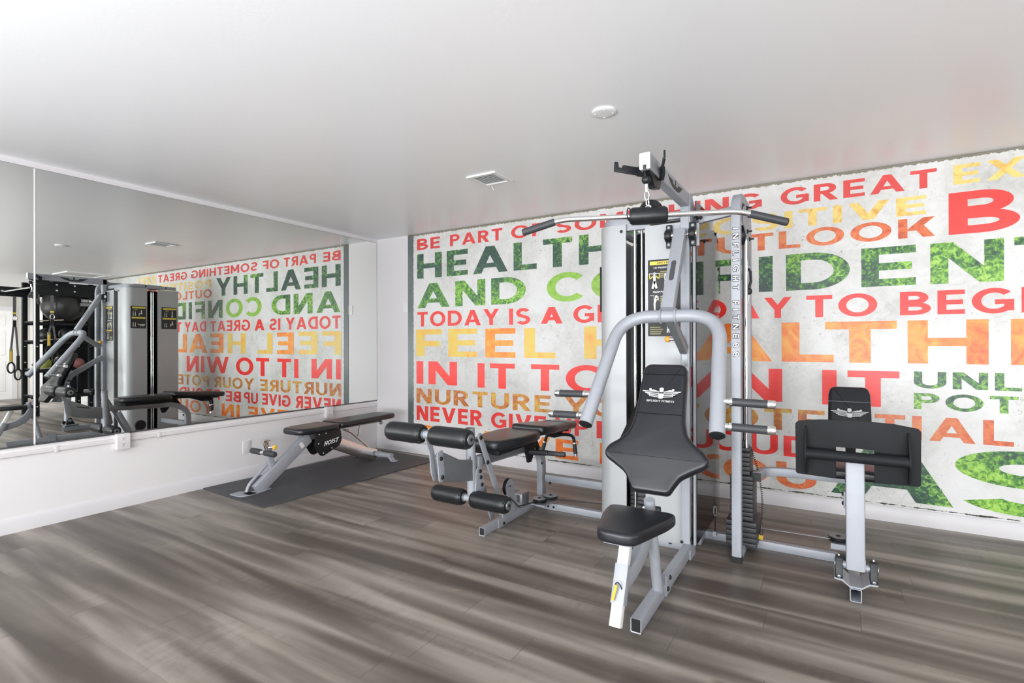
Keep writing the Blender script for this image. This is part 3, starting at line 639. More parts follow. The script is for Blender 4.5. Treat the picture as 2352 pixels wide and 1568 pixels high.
for x in (2.735, 2.765, 2.81): b.bolt((x, -0.9805, 0.026), (0, -1, 0), 'black', 0.009, 0.005)
G('floor_rail', b)
b = MB(); b.bar((2.655, -0.80, 0.183), (3.27, -0.80, 0.183), 0.045, 0.055, 'silver', r=0.004); b.bolt((2.70, -0.823, 0.15), (0, -1, 0)); G('upper_rail', b)
# --- lat boom
b = MB(); b.bar((3.82, -2.05, 2.057), (3.82, -1.242, 2.057), 0.05, 0.075, 'silver', r=0.005)
b.prism(rrect(0.05, 0.075, 0.005, 2), (3.82, -2.0525, 2.057), (1, 0, 0), (0, 0, 1), 0.0035, 'white_paint', 0.0008)
boom = G('lat_boom', b)
for s_, nm in ((1, 'r'), (-1, 'l')):
    b = MB(); X = 3.82 + s_ * 0.0256; U_ = V((0, 1, 0)) if s_ > 0 else V((0, -1, 0)); O = V((X, -1.60, 2.058))
    b.prism([(-0.15, 0.018), (-0.055, 0.012), (-0.045, -0.004), (0.045, -0.004), (0.055, 0.012), (0.15, 0.018), (0.10, -0.012), (0.05, -0.026), (-0.05, -0.026), (-0.10, -0.012)], O, U_, (0, 0, 1), 0.0006, 'black_ink')
    b.prism(rrect(0.02, 0.026, 0.006), O + V((0, 0, 0.012)), U_, (0, 0, 1), 0.0006, 'black_ink'); G('emblem', b, boom, 'black winged emblem')
for p0, p1, lab in (((3.795, -1.935, 2.040), (3.668, -2.030, 2.062), None), ((3.846, -1.870, 2.035), (3.905, -2.020, 2.078), None)):
    b = MB(); p0, p1 = V(p0), V(p1); d = (p1 - p0).normalized(); up = V((0, 0, 1)) - d * d.z; up.normalize(); L = (p1 - p0).length
    b.prism(roundpoly([(0, -0.020), (L, -0.020), (L + 0.004, 0.026), (L - 0.014, 0.028), (L - 0.020, 0.004), (L - 0.034, 0.002), (L - 0.040, 0.018), (0, 0.020)], 0.004, 2), p0, d, up, 0.007, 'black', 0.001)
    b.bar(p0 - d * 0.004, p0 + d * 0.045, 0.024, 0.046, 'black', r=0.004); b.bolt(p0 + d * 0.02, d.cross(up), 'black', 0.012, 0.022); b.bolt(p0 + d * 0.02, -d.cross(up), 'black', 0.012, 0.008); G('bar_hook', b, boom)
b = MB(); b.prism(roundpoly([(-2.04, 2.022), (-1.84, 2.022), (-1.86, 1.972), (-1.93, 1.962), (-1.97, 1.985)], 0.008), (3.803, 0, 0), (0, 1, 0), (0, 0, 1), 0.034, 'black', 0.002)
b.cyl((3.802, -1.945, 2.01), (3.838, -1.945, 2.01), 0.045, 'black', 24); b.box((3.812, -2.0565, 2.019), (3.828, -2.0555, 2.04), 'black_ink'); G('cable_pulley', b, boom)
b = MB(); b.tube(fillet([(3.815, -2.032, 2.03), (3.815, -2.035, 2.0), (3.817, -2.025, 1.985)], .01), 0.0035, 'black', 8); b.ball((3.817, -2.022, 1.980), 0.021, 'black', 20)
b.cyl((3.817, -2.020, 1.962), (3.817, -2.016, 1.925), 0.008, 'chrome', 12); G('cable_end', b, boom)
# --- press arm
b = MB(); b.bar((3.802, -1.312, 1.872), (3.796, -1.572, 1.405), 0.068, 0.055, 'silver', up=(0, -1, 0.5), r=0.006)
d_ = V((-0.006, -0.26, -0.467)).normalized(); mid = V((3.7985, -1.455, 1.615)); n_ = V((0, -0.874, 0.486))
b.prism(rrect(0.027, 0.135, 0.0134, 5), mid + n_ * 0.0275, (1, 0, 0), -d_, 0.0008, 'slot_dark'); b.prism(rrect(0.025, 0.15, 0.012, 5), mid + V((0.0342, 0, 0)), (0, -n_.z, n_.y), -d_, 0.0006, 'slot_dark')
path = fillet([(3.489, -1.968, 0.822), (3.535, -1.557, 1.372), (4.060, -1.557, 1.372), (4.113, -1.968, 0.822)], 0.17, 9)
b.tube(path, 0.0345, 'silver', 24)
for x in (3.757, 3.835): b.tube([(x + 0.037 * 0, -1.557 + 0.0375 * math.cos(a), 1.372 + 0.0375 * math.sin(a)) for a in [2 * PI * k / 24 for k in range(24)]], 0.0055, 'silver', 8, closed=True)
arm = G('press_arm', b)
for P, sx in (((3.489, -1.968, 0.822), 1), ((4.113, -1.968, 0.822), -1)):
    P = V(P); dd = V((-0.046 * sx, -0.411, -0.55)).normalized(); b = MB(); b.lathe(P - dd * 0.002, dd, [(0, 0.0343), (0.006, 0.0343), (0.010, 0.029), (0.011, 0.001)], 'black', 24); G('end_cap', b, arm)
for side in (-1, 1):
    for (y, z, xi, xo) in ((-1.872, 0.962, 0.335, 0.535), (-1.935, 0.858, 0.342, 0.540)):
        b = MB(); a, c = V((CX + side * (xi - 0.02), y, z)), V((CX + side * xo, y + 0.02, z - 0.006)); d = (c - a).normalized(); L = (c - a).length
        b.lathe(a, d, [(0, 0.016), (0.032, 0.016), (0.034, 0.020), (0.046, 0.020)], 'chrome', 20); b.lathe(a + d * 0.044, d, [(0, 0.0185), (L - 0.075, 0.0185)], 'rubber', 20); b.lathe(c - d * 0.032, d, [(0, 0.0195), (0.027, 0.0195), (0.032, 0.016), (0.032, 0.001)], 'chrome', 20)
        G('handle', b, arm)
b = MB(); b.box((3.705, -1.268, 1.79), (3.895, -1.24, 1.92), 'silver')
G('pivot_bracket', b)
for x0 in (3.722, 3.858):
    b = MB(); b.prism(roundpoly([(-0.017, -0.068), (0.017, -0.068), (0.017, 0.068), (-0.017, 0.068)], 0.008), (x0 + 0.008, -1.269, 1.855), (1, 0, 0), (0, 0, 1), 0.022, 'black', 0.004)
    b.cyl((x0 - 0.010, -1.300, 1.855), (x0 + 0.026, -1.300, 1.855), 0.036, 'black', 24, 0.006); b.cyl((x0 - 0.013, -1.300, 1.855), (x0 + 0.029, -1.300, 1.855), 0.020, 'chrome', 16)
    b.bolt((x0 + 0.008, -1.291, 1.905), (0, -1, 0), 'silver_dark', 0.011, 0.006); b.bolt((x0 + 0.008, -1.291, 1.805), (0, -1, 0), 'silver_dark', 0.011, 0.006); G('bearing_block', b)
b = MB(); b.cyl((3.71, -1.300, 1.855), (3.89, -1.300, 1.855), 0.014, 'chrome', 16); G('pivot_shaft', b)
b = MB(); b.bar((3.802, -1.555, 1.365), (3.822, -1.315, 1.185), 0.040, 0.055, 'silver_dark', r=0.005); b.bolt((3.822, -1.345, 1.185), (0, -1, -0.3), 'steel', 0.012, 0.014); link = G('link_arm', b)
b = MB(); b.cyl((3.80, -1.36, 1.247), (3.748, -1.345, 1.249), 0.011, 'steel', 14); b.ball((3.735, -1.34, 1.249), 0.019, 'orange', 18, (1.0, 1, 1)); G('pop_pin', b, link, 'orange-knobbed pull pin')
# --- back pad of the press station
def press_pad(parent, O, W, sc=1.0, name='back_pad', flare=True):
    U_, W = V((1, 0, 0)), V(W).normalized(); N = U_.cross(W).normalized(); th = 0.062
    if flare: half = [(.088, 0), (.105, .035), (.135, .085), (.20, .125), (.245, .150), (.258, .180), (.240, .218), (.185, .255), (.145, .300), (.127, .370), (.121, .46), (.117, .60), (.110, .655), (.085, .675)]
    else: half = [(.09, 0), (.112, .02), (.113, .14), (.111, .27), (.10, .305), (.08, .318)]
    out = [(a * sc, c * sc) for a, c in half] + [(-a * sc, c * sc) for a, c in half[::-1]]
    mb = MB(); mb.prism(roundpoly(out, 0.02, 3), V(O) - N * th, U_, W, th, 'vinyl', 0.020, 4, 0.004)
    for h in ((.395, .612) if flare else (.208,)):
        hw = .116 * sc; mb.tube([V(O) + U_ * a + W * (h * sc) + N * 0.0038 for a in (-hw, -hw / 2, 0, hw / 2, hw)], 0.0022, 'silver_dark' if not flare else 'vinyl', 6)
    pad = mb.obj(name, parent)
    # winged emblem with head, stitched in silver
    e = MB(); c0 = V(O) + W * ((.505 if flare else .135) * sc) + N * 0.0052
    Q = lambda pts, z=0.0: e.add([c0 + U_ * (x * sc) + W * (y * sc) + N * z for x, y in pts], [tuple(range(len(pts)))], 'silver_ink')
    for s_ in (-1, 1):
        for k in range(4):
            y0 = 0.012 - k * 0.0085; xo = 0.100 - k * 0.013; xi = 0.012 + 0.004 * (k == 0)
            Q([(s_ * xi, y0 - 0.0035 - k * 0.001), (s_ * xo, y0), (s_ * (xo - 0.006), y0 - 0.0055), (s_ * xi, y0 - 0.0085 - k * 0.001)])
        Q([(s_ * 0.030, 0.014), (s_ * 0.042, 0.018), (s_ * 0.056, 0.016), (s_ * 0.062, 0.008), (s_ * 0.052, 0.004), (s_ * 0.034, 0.006), (s_ * 0.012, 0.002), (s_ * 0.010, 0.008)])
        Q([(s_ * (0.058 + 0.007 * math.cos(a)), 0.019 + 0.006 * math.sin(a)) for a in [2 * PI * k / 12 for k in range(12)]])
        Q([(s_ * 0.054, 0.0), (s_ * 0.062, 0.0), (s_ * 0.060, -0.020), (s_ * 0.054, -0.018)])
    Q([(-0.010, 0.010), (-0.011, 0.024), (-0.006, 0.030), (0.006, 0.030), (0.011, 0.024), (0.010, 0.010), (0.004, 0.004), (-0.004, 0.004)]); Q([(-0.016, -0.002), (0.016, -0.002), (0.010, -0.030), (-0.010, -0.030)])
    if flare: text(e, 'INFLIGHT FITNESS', c0 + U_ * -0.070 - W * 0.049, U_, W, 0.140, 0.011, 'silver_ink', 0.2, 0.16)
    e.obj('emblem', pad, 'silver winged emblem')
    return pad
press_pad(gym, (CX, -1.940, 0.517), (0, 0.300, 0.599))
b = MB(); b.bar((3.818, -1.29, 1.045), (3.805, -1.745, 0.745), 0.048, 0.06, 'silver', r=0.006); b.bar((3.818, -1.288, 1.09), (3.818, -1.288, 0.97), 0.052, 0.012, 'silver', up=(0, 1, 0), r=0.002)
b.prism([(-0.08, 0.10), (0.08, 0.10), (0.08, 0.50), (-0.08, 0.50)], V((CX, -1.940, 0.517)) + V((0, 0.894, -0.448)) * 0.075, (1, 0, 0), (0, 0.448, 0.894), 0.012, 'black', 0.002); G('pad_support', b)
b = MB(); b.tube([(3.838, -1.925, 0.056), (3.833, -2.0, 0.36), (3.832, -2.04, 0.515)], 0.0245, 'silver', 20); b.prism(roundpoly([(-1.835, 0.50), (-1.74, 0.485), (-1.68, 0.51), (-1.68, 0.60), (-1.77, 0.61)], 0.012), (3.786, 0, 0), (0, 1, 0), (0, 0, 1), 0.006, 'silver', 0.001)
for y, z in ((-1.72, 0.57), (-1.73, 0.53), (-1.77, 0.57), (-1.79, 0.52)): b.bolt((3.786, y, z), (-1, 0, 0), 'slot_dark', 0.008, 0.002)
b.bar((3.80, -1.735, 0.59), (3.805, -1.70, 0.73), 0.03, 0.04, 'silver'); G('seat_brace', b)
b = MB()
for x0, x1 in ((3.765, 3.792), (3.842, 3.872)): b.lathe((x0, -2.005, 0.46), (1, 0, 0), [(0, 0.014), (0.004, 0.019), (x1 - x0, 0.019), (x1 - x0 + 0.002, 0.010)], 'black', 8)
b.cyl((3.79, -2.005, 0.46), (3.845, -2.005, 0.46), 0.012, 'chrome', 12); G('adjust_knob', b)
# --- press seat on its telescoping post
b = MB(); b.prism(roundpoly([(-0.075, -2.46), (0.078, -2.46), (0.150, -2.21), (0.160, -2.10), (-0.150, -2.10), (-0.140, -2.21)], 0.05, 5), (3.818, 0, 0.444), (1, 0, 0), (0, 1, 0), 0.048, 'vinyl', 0.014, 4, 0.003)
b.box((3.765, -2.43, 0.434), (3.875, -2.14, 0.445), 'silver'); G('seat_pad', b)
b = MB(); b.bar((3.79, -2.365, 0.075), (3.79, -2.205, 0.436), 0.047, 0.040, 'white_paint', up=(0, -1, 0.3), r=0.004)
b.bolt((3.79, -2.255, 0.352), (0, -0.9, -0.4), 'black', 0.009, 0.003); post = G('seat_post', b)
b = MB(); b.bar((3.79, -2.330, 0.152), (3.79, -2.266, 0.293), 0.057, 0.052, 'silver', up=(0, -1, 0.3), r=0.004)
b.sweep(fillet([(3.797, -2.285, 0.235), (3.808, -2.15, 0.265), (3.818, -2.05, 0.34), (3.828, -2.0, 0.43)], 0.08), 0.042, 0.075, 'silver', side=(1, -0.13, 0)); G('post_sleeve', b)
b = MB(); b.tube([V((3.790, -2.329, 0.215)) + V((0.014 * math.cos(a), -0.012 * math.sin(a) - 0.0, 0.030 * math.sin(a))) for a in [2 * PI * k / 20 for k in range(20)]], 0.0022, 'black', 6, closed=True)
b.bar((3.786, -2.345, 0.236), (3.774, -2.358, 0.176), 0.012, 0.010, 'yellow', r=0.004); G('height_lever', b, post, 'yellow seat height lever')
# --- weight shroud
arc = [(3.36 - 0.10 * math.cos(a), -1.15 - 0.10 * math.sin(a)) for a in [PI / 2 * k / 10 for k in range(11)]]
def sheet(name, pts, z0, z1, t=0.010, mat='cabinet', parent=None):
    inn = []
    for i, p in enumerate(pts):
        a, c = V(pts[max(i - 1, 0)]), V(pts[min(i + 1, len(pts) - 1)]); d = (c - a).normalized(); inn.append((p[0] - d.y * t, p[1] + d.x * t))
    mb = MB(); mb.prism(list(pts) + inn[::-1], (0, 0, z0), (1, 0, 0), (0, 1, 0), z1 - z0, mat); return mb
shroud = G('weight_shroud', sheet('', [(3.26, -0.99)] + arc + [(3.454, -1.25)], 0.03, 1.968), None)
sh2 = G('side_cover', sheet('', [(3.26, -0.60), (3.26, -0.862)], 0.03, 1.958), None)
sh3 = G('front_cover', sheet('', [(3.575, -1.25), (3.797, -1.25)], 0.035, 1.94), None)
b = MB(); b.box((3.272, -0.615, 0.03), (3.60, -0.603, 1.95), 'cabinet'); b.box((3.44, -0.99, 0.03), (3.452, -0.615, 1.95), 'black_matte'); b.box((3.452, -1.0, 0.03), (3.60, -0.99, 1.95), 'black_matte'); b.box((3.60, -1.235, 0.05), (3.61, -0.985, 1.93), 'cabinet'); b.box((3.30, -1.22, 0.03), (3.31, -0.99, 1.95), 'black_matte'); G('inner_panel', b)  # matte black sheets put in to make the shroud interior look dark
b = MB(); b.sweep([(3.30, -0.62, 1.99), (3.30, -1.15, 1.99)] + [(p[0] + 0.03, p[1] + 0.03, 1.99) for p in arc[3:9]] + [(3.40, -1.215, 1.99), (3.78, -1.215, 1.99)], 0.036, 0.045, 'silver', side=None)
b.box((3.40, -1.235, 1.93), (3.60, -1.20, 1.985), 'silver')
b.box((3.46, -1.05, 2.0), (3.78, -0.72, 2.035), 'silver_dark'); b.bar((3.30, -0.72, 2.0), (3.79, -0.72, 2.0), 0.03, 0.03, 'silver')
for p, d in (((3.28, -0.75, 1.995), (-1, 0, 0)), ((3.28, -1.0, 1.995), (-1, 0, 0)), ((3.425, -1.251, 1.925), (0, -1, 0))): b.bolt(p, d, 'black', 0.010, 0.004)
G('top_frame', b)
b = MB()
for x in (3.500, 3.538): b.cyl((x, -1.215 + (x - 3.5) * 0.6, 0.03), (x, -1.215 + (x - 3.5) * 0.6, 1.93), 0.0085, 'chrome', 14)
for y in (-0.925, -0.90): b.cyl((3.30, y, 0.03), (3.30, y, 1.92), 0.0085, 'chrome', 14)
G('guide_rod', b)
for x0, y0, x1, y1, n in ((3.463, -1.205, 3.57, -1.04, 14), (3.315, -0.985, 3.435, -0.865, 14)):
    for k in range(n):
        b = MB(); b.box((x0, y0, 0.06 + k * 0.026), (x1, y1, 0.084 + k * 0.026), 'plate_iron', 0.002)
        if k < n and x0 > 3.4: b.box((3.515, y0 - 0.0006, 0.067 + k * 0.026), (3.523, y0 + 0.0005, 0.077 + k * 0.026), 'slot_dark')
        G('weight_plate', b)
# --- instruction placards
def person(mb, O, U, W, h, pose, mat='white_ink', mat2='yellow_ink'):
    O, U, W = V(O), V(U).normalized(), V(W).normalized()
    def P(pts, m_): mb.add([O + U * (x * h) + W * (y * h) for x, y in pts], [tuple(range(len(pts)))], m_)
    def limb(a, c, t, m_):
        a, c = V(a), V(c); d = (c - a).normalized(); n = V((-d.y, d.x)) * t; P([a + n, c + n * .7, c - n * .7, a - n], m_)
    head = {'stand': (0, .93), 'sit': (0, .93), 'lie': (-.42, .35), 'up': (0, .86), 'bend': (.1, .85)}[pose]
    P([(head[0] + .07 * math.cos(a), head[1] + .075 * math.sin(a)) for a in [2 * PI * k / 12 for k in range(12)]], mat)
    L = {'stand': [((0, .85), (0, .48), .075, 0), ((0, .50), (-.05, 0), .055, 0), ((.02, .5), (.10, 0), .05, 0), ((0, .8), (.08, .55), .035, 0), ((.08, .55), (-.06, .5), .03, 0)],
         'up': [((0, .78), (0, .40), .085, 0), ((0, .42), (-.12, 0), .08, 0), ((0, .42), (.12, 0), .08, 0), ((-.05, .75), (-.26, .55), .035, 1), ((-.26, .55), (-.30, .86), .03, 1), ((.05, .75), (.26, .55), .035, 1), ((.26, .55), (.30, .86), .03, 1), ((-.3, .86), (.3, .86), .018, 0)],
         'sit': [((0, .85), (-.05, .45), .08, 0), ((-.05, .47), (.32, .42), .055, 0), ((.32, .42), (.34, .08), .045, 0), ((0, .78), (.25, .62), .035, 1), ((-.15, .40), (.2, .36), .03, 0)],
         'lie': [((-.35, .32), (.08, .34), .07, 0), ((.08, .34), (.42, .30), .05, 0), ((.42, .30), (.50, .55), .04, 1), ((-.4, .22), (.2, .22), .025, 0), ((-.2, .2), (-.2, 0), .02, 0), ((.1, .2), (.1, 0), .02, 0)],
         'bend': [((.1, .78), (0, .45), .075, 0), ((0, .46), (.02, 0), .055, 0), ((.1, .75), (.22, .62), .035, 1), ((.22, .62), (.2, .86), .03, 0)]}[pose]
    for a, c, t, k in L: limb(a, c, t, mat2 if k else mat)
def placard(parent, O, U, W, wd, ht, rows):
    """dark instruction board; rows: (kind, x, y, w, h, text or pose)"""
    O, U, W = V(O), V(U).normalized(), V(W).normalized(); N = U.cross(W).normalized(); mb = MB()
    mb.prism(rrect(wd, ht, 0.004, 2), O + U * wd / 2 + W * ht / 2, U, W, 0.004, 'black_ink', 0.0005)
    T = O + N * 0.0046
    for kind, x, y, a, c, s_ in rows:
        o = T + U * x + W * y
        if kind == 'bar': mb.add([o, o + U * a, o + U * a + W * c, o + W * c], [(0, 1, 2, 3)], s_)
        elif kind == 'text': text(mb, s_, o + N * 0.0003, U, W, a, c, 'white_ink', .22, .16)
        elif kind == 'dark': text(mb, s_, o + N * 0.0006, U, W, a, c, 'black_ink', .22, .16)
        elif kind == 'lines':
            for k in range(s_): q = o - W * (k * c); f = a * (0.75 + 0.25 * ((k * 37) % 10) / 10); mb.add([q, q + U * f, q + U * f + W * c * .55, q + W * c * .55], [(0, 1, 2, 3)], 'olive_ink')
        else: person(mb, o + N * 0.0003, U, W, a, kind)
    return mb.obj('instruction_placard', parent, 'dark placard with yellow bars and white exercise figures')
placard(sh3, (3.594, -1.2505, 1.268), (1, 0, 0), (0, 0, 1), 0.196, 0.462, [
    ('bar', 0.012, 0.430, 0.175, 0.022, 'yellow_ink'), ('dark', 0.055, 0.436, 0.09, 0.010, 'ARMS & BACK'), ('text', 0.035, 0.408, 0.10, 0.010, 'LAT PULLDOWN'), ('up', 0.040, 0.288, 0.105, 0, 0), ('stand', 0.105, 0.290, 0.085, 0, 0), ('lines', 0.075, 0.385, 0.09, 0.011, 4),
    ('text', 0.030, 0.262, 0.12, 0.010, 'TRICEP PUSHDOWN'), ('bend', 0.040, 0.150, 0.105, 0, 0), ('lines', 0.075, 0.235, 0.09, 0.011, 6), ('bar', 0.012, 0.245, 0.025, 0.002, 'white_ink'), ('bar', 0.036, 0.205, 0.002, 0.04, 'white_ink'), ('stand', 0.14, 0.15, 0.085, 0, 0),
    ('bar', 0.012, 0.125, 0.175, 0.020, 'yellow_ink'), ('lines', 0.012, 0.050, 0.085, 0.013, 4), ('stand', 0.120, 0.020, 0.075, 0, 0), ('stand', 0.155, 0.020, 0.075, 0, 0), ('text', 0.10, 0.105, 0.06, 0.010, 'CHEST')])
for par, y0, wd in ((shroud, -1.005, 0.180), (sh2, -0.625, 0.190)):
    placard(par, (3.2595, y0, 1.43), (0, -1, 0), (0, 0, 1), wd, 0.295, [
        ('bar', 0.008, 0.262, wd - 0.025, 0.022, 'yellow_ink'), ('sit' if par is shroud else 'stand', 0.055, 0.160, 0.085, 0, 0), ('stand', 0.125, 0.165, 0.055, 0, 0), ('stand', 0.150, 0.165, 0.055, 0, 0),
        ('bar', 0.008, 0.128, wd - 0.020, 0.022, 'yellow_ink'), ('lie' if par is shroud else 'sit', 0.055, 0.020, 0.085, 0, 0), ('stand', 0.125, 0.022, 0.055, 0, 0), ('stand', 0.150, 0.022, 0.055, 0, 0), ('lines', 0.10, 0.245, 0.06, 0.010, 2)])
# --- smoked guard panel right of the tower
b = MB(); b.prism([(-1.232, 0.05), (-0.50, 0.05), (-0.505, 1.93), (-0.575, 1.965), (-0.69, 1.985), (-0.69, 2.06), (-1.232, 2.06)], (3.870, 0, 0), (0, 1, 0), (0, 0, 1), 0.004, 'guard'); guard = G('guard_panel', b, None, 'smoked clear acrylic guard panel')
b = MB(); b.box((3.860, -1.262, 0.05), (3.872, -1.234, 1.865), 'silver'); b.box((3.852, -1.25, 0.05), (3.860, -1.24, 1.86), 'black_matte'); G('guard_edge', b)
b = MB()
for y, z in ((-1.0, 1.86), (-0.63, 1.97), (-0.53, 1.74), (-1.20, 1.42)): b.bolt((3.8745, y, z), (1, 0, 0), 'black', 0.012, 0.006)
b.bar((3.862, -1.0, 1.86), (3.90, -1.02, 1.86), 0.02, 0.004, 'black'); G('guard_bolt', b, guard)
# --- high pulley column at the right
b = MB(); b.sweep(fillet([(4.091, -1.24, 0.034), (4.091, -1.24, 2.06), (4.091, -0.80, 2.06), (4.091, -0.80, 0.0)], 0.13, 8), 0.050, 0.052, 'silver', side=(1, 0, 0), r=0.005)
b.box((4.065, -1.267, 0.0), (4.117, -1.213, 0.034), 'black'); b.bar((4.091, -1.22, 0.0235), (4.091, -0.82, 0.0235), 0.05, 0.045, 'silver'); column = G('pulley_column', b)
b = MB()
for txt, z0, ln in (('INFLIGHT', 1.872, 0.352), ('FITNESS', 1.465, 0.318)):
    outlined(b, txt, (4.074, -1.2666, z0), (0, 0, -1), (1, 0, 0), ln, 0.036)
G('lettering', b, column, 'outlined lettering reading down the post')
b = MB(); b.bar((3.852, -1.135, 1.967), (4.066, -1.135, 1.995), 0.04, 0.052, 'silver', r=0.004); b.prism([(-0.02, -0.028), (0.04, -0.028), (0.04, 0.036), (-0.02, 0.036)], (3.857, -1.158, 1.97), (1, 0, 0), (0, 0, 1), 0.004, 'silver', 0.001); b.bolt((3.885, -1.162, 1.972), (0, -1, 0)); G('top_brace', b)
b = MB(); b.prism(roundpoly([(-1.18, 2.0), (-1.05, 2.045), (-0.95, 1.96), (-0.88, 1.93), (-0.86, 1.70), (-0.90, 1.70), (-1.0, 1.84), (-1.16, 1.90)], 0.015), (4.117, 0, 0), (0, 1, 0), (0, 0, 1), 0.006, 'silver', 0.001)
for y, z in ((-1.06, 2.02), (-1.0, 1.985), (-1.04, 1.885), (-0.95, 1.855)): b.bolt((4.123, y, z), (1, 0, 0), 'black', 0.013, 0.008); b.cyl((4.123, y, z), (4.150, y, z), 0.005, 'black', 8)
b.cyl((4.075, -0.97, 1.88), (4.11, -0.97, 1.88), 0.06, 'black', 24); G('pulley_plate', b)
b = MB(); b.cyl((4.070, -1.0, 0.03), (4.070, -1.0, 1.92), 0.0095, 'chrome', 14); b.cyl((4.112, -1.0, 0.03), (4.112, -1.0, 1.92), 0.0095, 'chrome', 14); b.cyl((4.093, -0.98, 0.6), (4.093, -0.98, 1.83), 0.003, 'black', 8); G('guide_rod', b)
b = MB(); b.tube([(4.118, -0.93, 1.56), (4.13, -0.93, 1.60), (4.128, -0.93, 1.66), (4.115, -0.93, 1.68)], 0.008, 'black', 10); b.lathe((4.121, -0.93, 1.56), (0, 0, -1), [(0, 0.006), (0.01, 0.016), (0.03, 0.016), (0.04, 0.005)], 'black', 14); b.tube([(4.12, -0.93, 1.52), (4.11, -0.925, 1.45)], 0.002, 'steel', 6); G('cable_stop', b)
zz = 0.035
for k in range(20):
    h = 0.030 if k < 5 else 0.0262
    hw, y0, y1 = (0.082, -1.10, -0.86) if k < 5 else ((0.062, -1.08, -0.88) if k < 15 else (0.044, -1.06, -0.90))
    b = MB(); b.box((4.092 - hw, y0, zz), (4.092 + hw, y1, zz + h - 0.0022), 'plate_iron', 0.003); G('weight_plate', b); zz += h
b = MB(); b.cyl((4.093, -0.98, zz), (4.093, -0.98, zz + 0.06), 0.014, 'black', 14); b.box((4.055, -1.02, zz), (4.13, -0.94, zz + 0.02), 'plate_iron', 0.004); G('lift_head', b)
pts = []; A, B_ = V((4.135, -0.985, 0.60)), V((4.186, -0.965, 0.115)); n = 420
for i in range(n + 1):
    t = i / n; p = A.lerp(B_, t) + V((0.03 * math.sin(PI * t), -0.01 * math.sin(PI * t), 0)); a = t * 2 * PI * 42; r = 0.0052 if 0.02 < t < 0.97 else 0.001
    pts.append(p + V((math.cos(a) * r, math.sin(a) * r, 0)))
b = MB(); b.tube(pts, 0.0016, 'black', 5); b.tube([A, A + V((-.02, 0, .03)), A + V((-.03, 0, .02))], 0.002, 'chrome', 6); cord = G('selector_cord', b, None, 'black coiled cord')
b = MB(); b.tube([B_ + V((0.009 * math.cos(a), 0, -0.018 + 0.018 * math.sin(a))) for a in [2 * PI * k / 14 for k in range(14)]], 0.002, 'black', 6, closed=True); b.cyl(B_ + V((0, 0, 0.0)), B_ + V((0, 0, 0.02)), 0.004, 'chrome', 8)
b.bar((B_.x - 0.028, B_.y, 0.070), (B_.x + 0.010, B_.y - 0.004, 0.064), 0.022, 0.026, 'yellow', r=0.005); G('selector_pin', b, cord, 'yellow weight selector pin')
b = MB(); b.tube([(3.935, -1.03, 0.05), (3.938, -1.03, 0.16), (3.932, -1.03, 0.27)], 0.004, 'black', 6); b.tube([(3.938 + 0.008 * math.cos(a), -1.032, 0.20 + 0.03 * math.sin(a)) for a in [2 * PI * k / 14 for k in range(14)]], 0.0025, 'chrome', 6, closed=True); b.box((3.925, -1.04, 0.047), (3.945, -1.015, 0.075), 'silver'); G('low_cable_hook', b)
# ------------------------------------------------ leg extension station (left)
LX = 2.60
def roller(parent, x0, x1, y, z, r, hub):
    mb = MB(); L = x1 - x0
    mb.lathe((x0, y, z), (1, 0, 0), [(0, r * .55), (0.004, r * .80), (0.020, r * .97), (0.045, r), (L - 0.045, r), (L - 0.020, r * .97), (L - 0.004, r * .80), (L, r * .55)], 'foam', 32)
    for xx, d in ((x0, -1), (x1, 1)):
        for k in range(14):
            a = 2 * PI * k / 14; p = V((xx - d * 0.004, y + r * .74 * math.cos(a), z + r * .74 * math.sin(a))); mb.tube([p + V((0, -r * .10 * math.cos(a), -r * .10 * math.sin(a))), p + V((-d * 0.010, r * .16 * math.cos(a), r * .16 * math.sin(a)))], 0.004, 'foam', 5)
        mb.lathe((xx, y, z), (d, 0, 0), [(-0.002, r * .52), (0.004, r * .50), (0.006, r * .40), (0.006, 0.004)], 'silver_dark', 20); mb.cyl((xx, y, z), (xx + d * 0.008, y, z), 0.010, 'black', 12)
    return mb.obj('foam_roller', parent)
for x0, x1 in ((2.300, 2.570), (2.628, 2.895)): roller(gym, x0, x1, -2.13, 0.712, 0.056, 0)
for x0, x1 in ((2.300, 2.545), (2.605, 2.875)): roller(gym, x0, x1, -1.715, 0.245, 0.055, 0)
b = MB(); b.cyl((2.31, -2.13, 0.712), (2.89, -2.13, 0.712), 0.021, 'silver', 16); b.cyl((2.31, -1.715, 0.245), (2.87, -1.715, 0.245), 0.021, 'silver', 16)
b.prism(roundpoly([(-2.150, 0.725), (-2.105, 0.740), (-2.060, 0.60), (-2.020, 0.46), (-2.060, 0.425), (-2.085, 0.48), (-2.10, 0.60)], 0.015), (2.580, 0, 0), (0, 1, 0), (0, 0, 1), 0.007, 'silver', 0.001)
b.prism(roundpoly([(-2.085, 0.60), (-2.035, 0.615), (-2.015, 0.47), (-2.03, 0.425), (-2.065, 0.43), (-2.075, 0.52)], 0.015), (2.622, 0, 0), (0, 1, 0), (0, 0, 1), 0.007, 'silver', 0.001)
for y, z in ((-2.05, 0.565), (-2.04, 0.455)): b.bolt((2.629, y, z), (1, 0, 0), 'black', 0.013, 0.008)
G('roller_bracket', b)
b = MB(); b.prism(roundpoly([(-2.07, 0.575), (-2.03, 0.60), (-1.86, 0.520), (-1.72, 0.490), (-1.68, 0.455), (-1.70, 0.36), (-1.86, 0.385), (-2.03, 0.425)], 0.02), (2.590, 0, 0), (0, 1, 0), (0, 0, 1), 0.032, 'silver_dark', 0.002)
b.prism(rrect(0.13, 0.012, 0.006), (2.5895, -1.92, 0.515), V((0, -0.97, 0.22)), V((0, 0.22, 0.97)), 0.0008, 'slot_dark'); G('cam_plate', b)
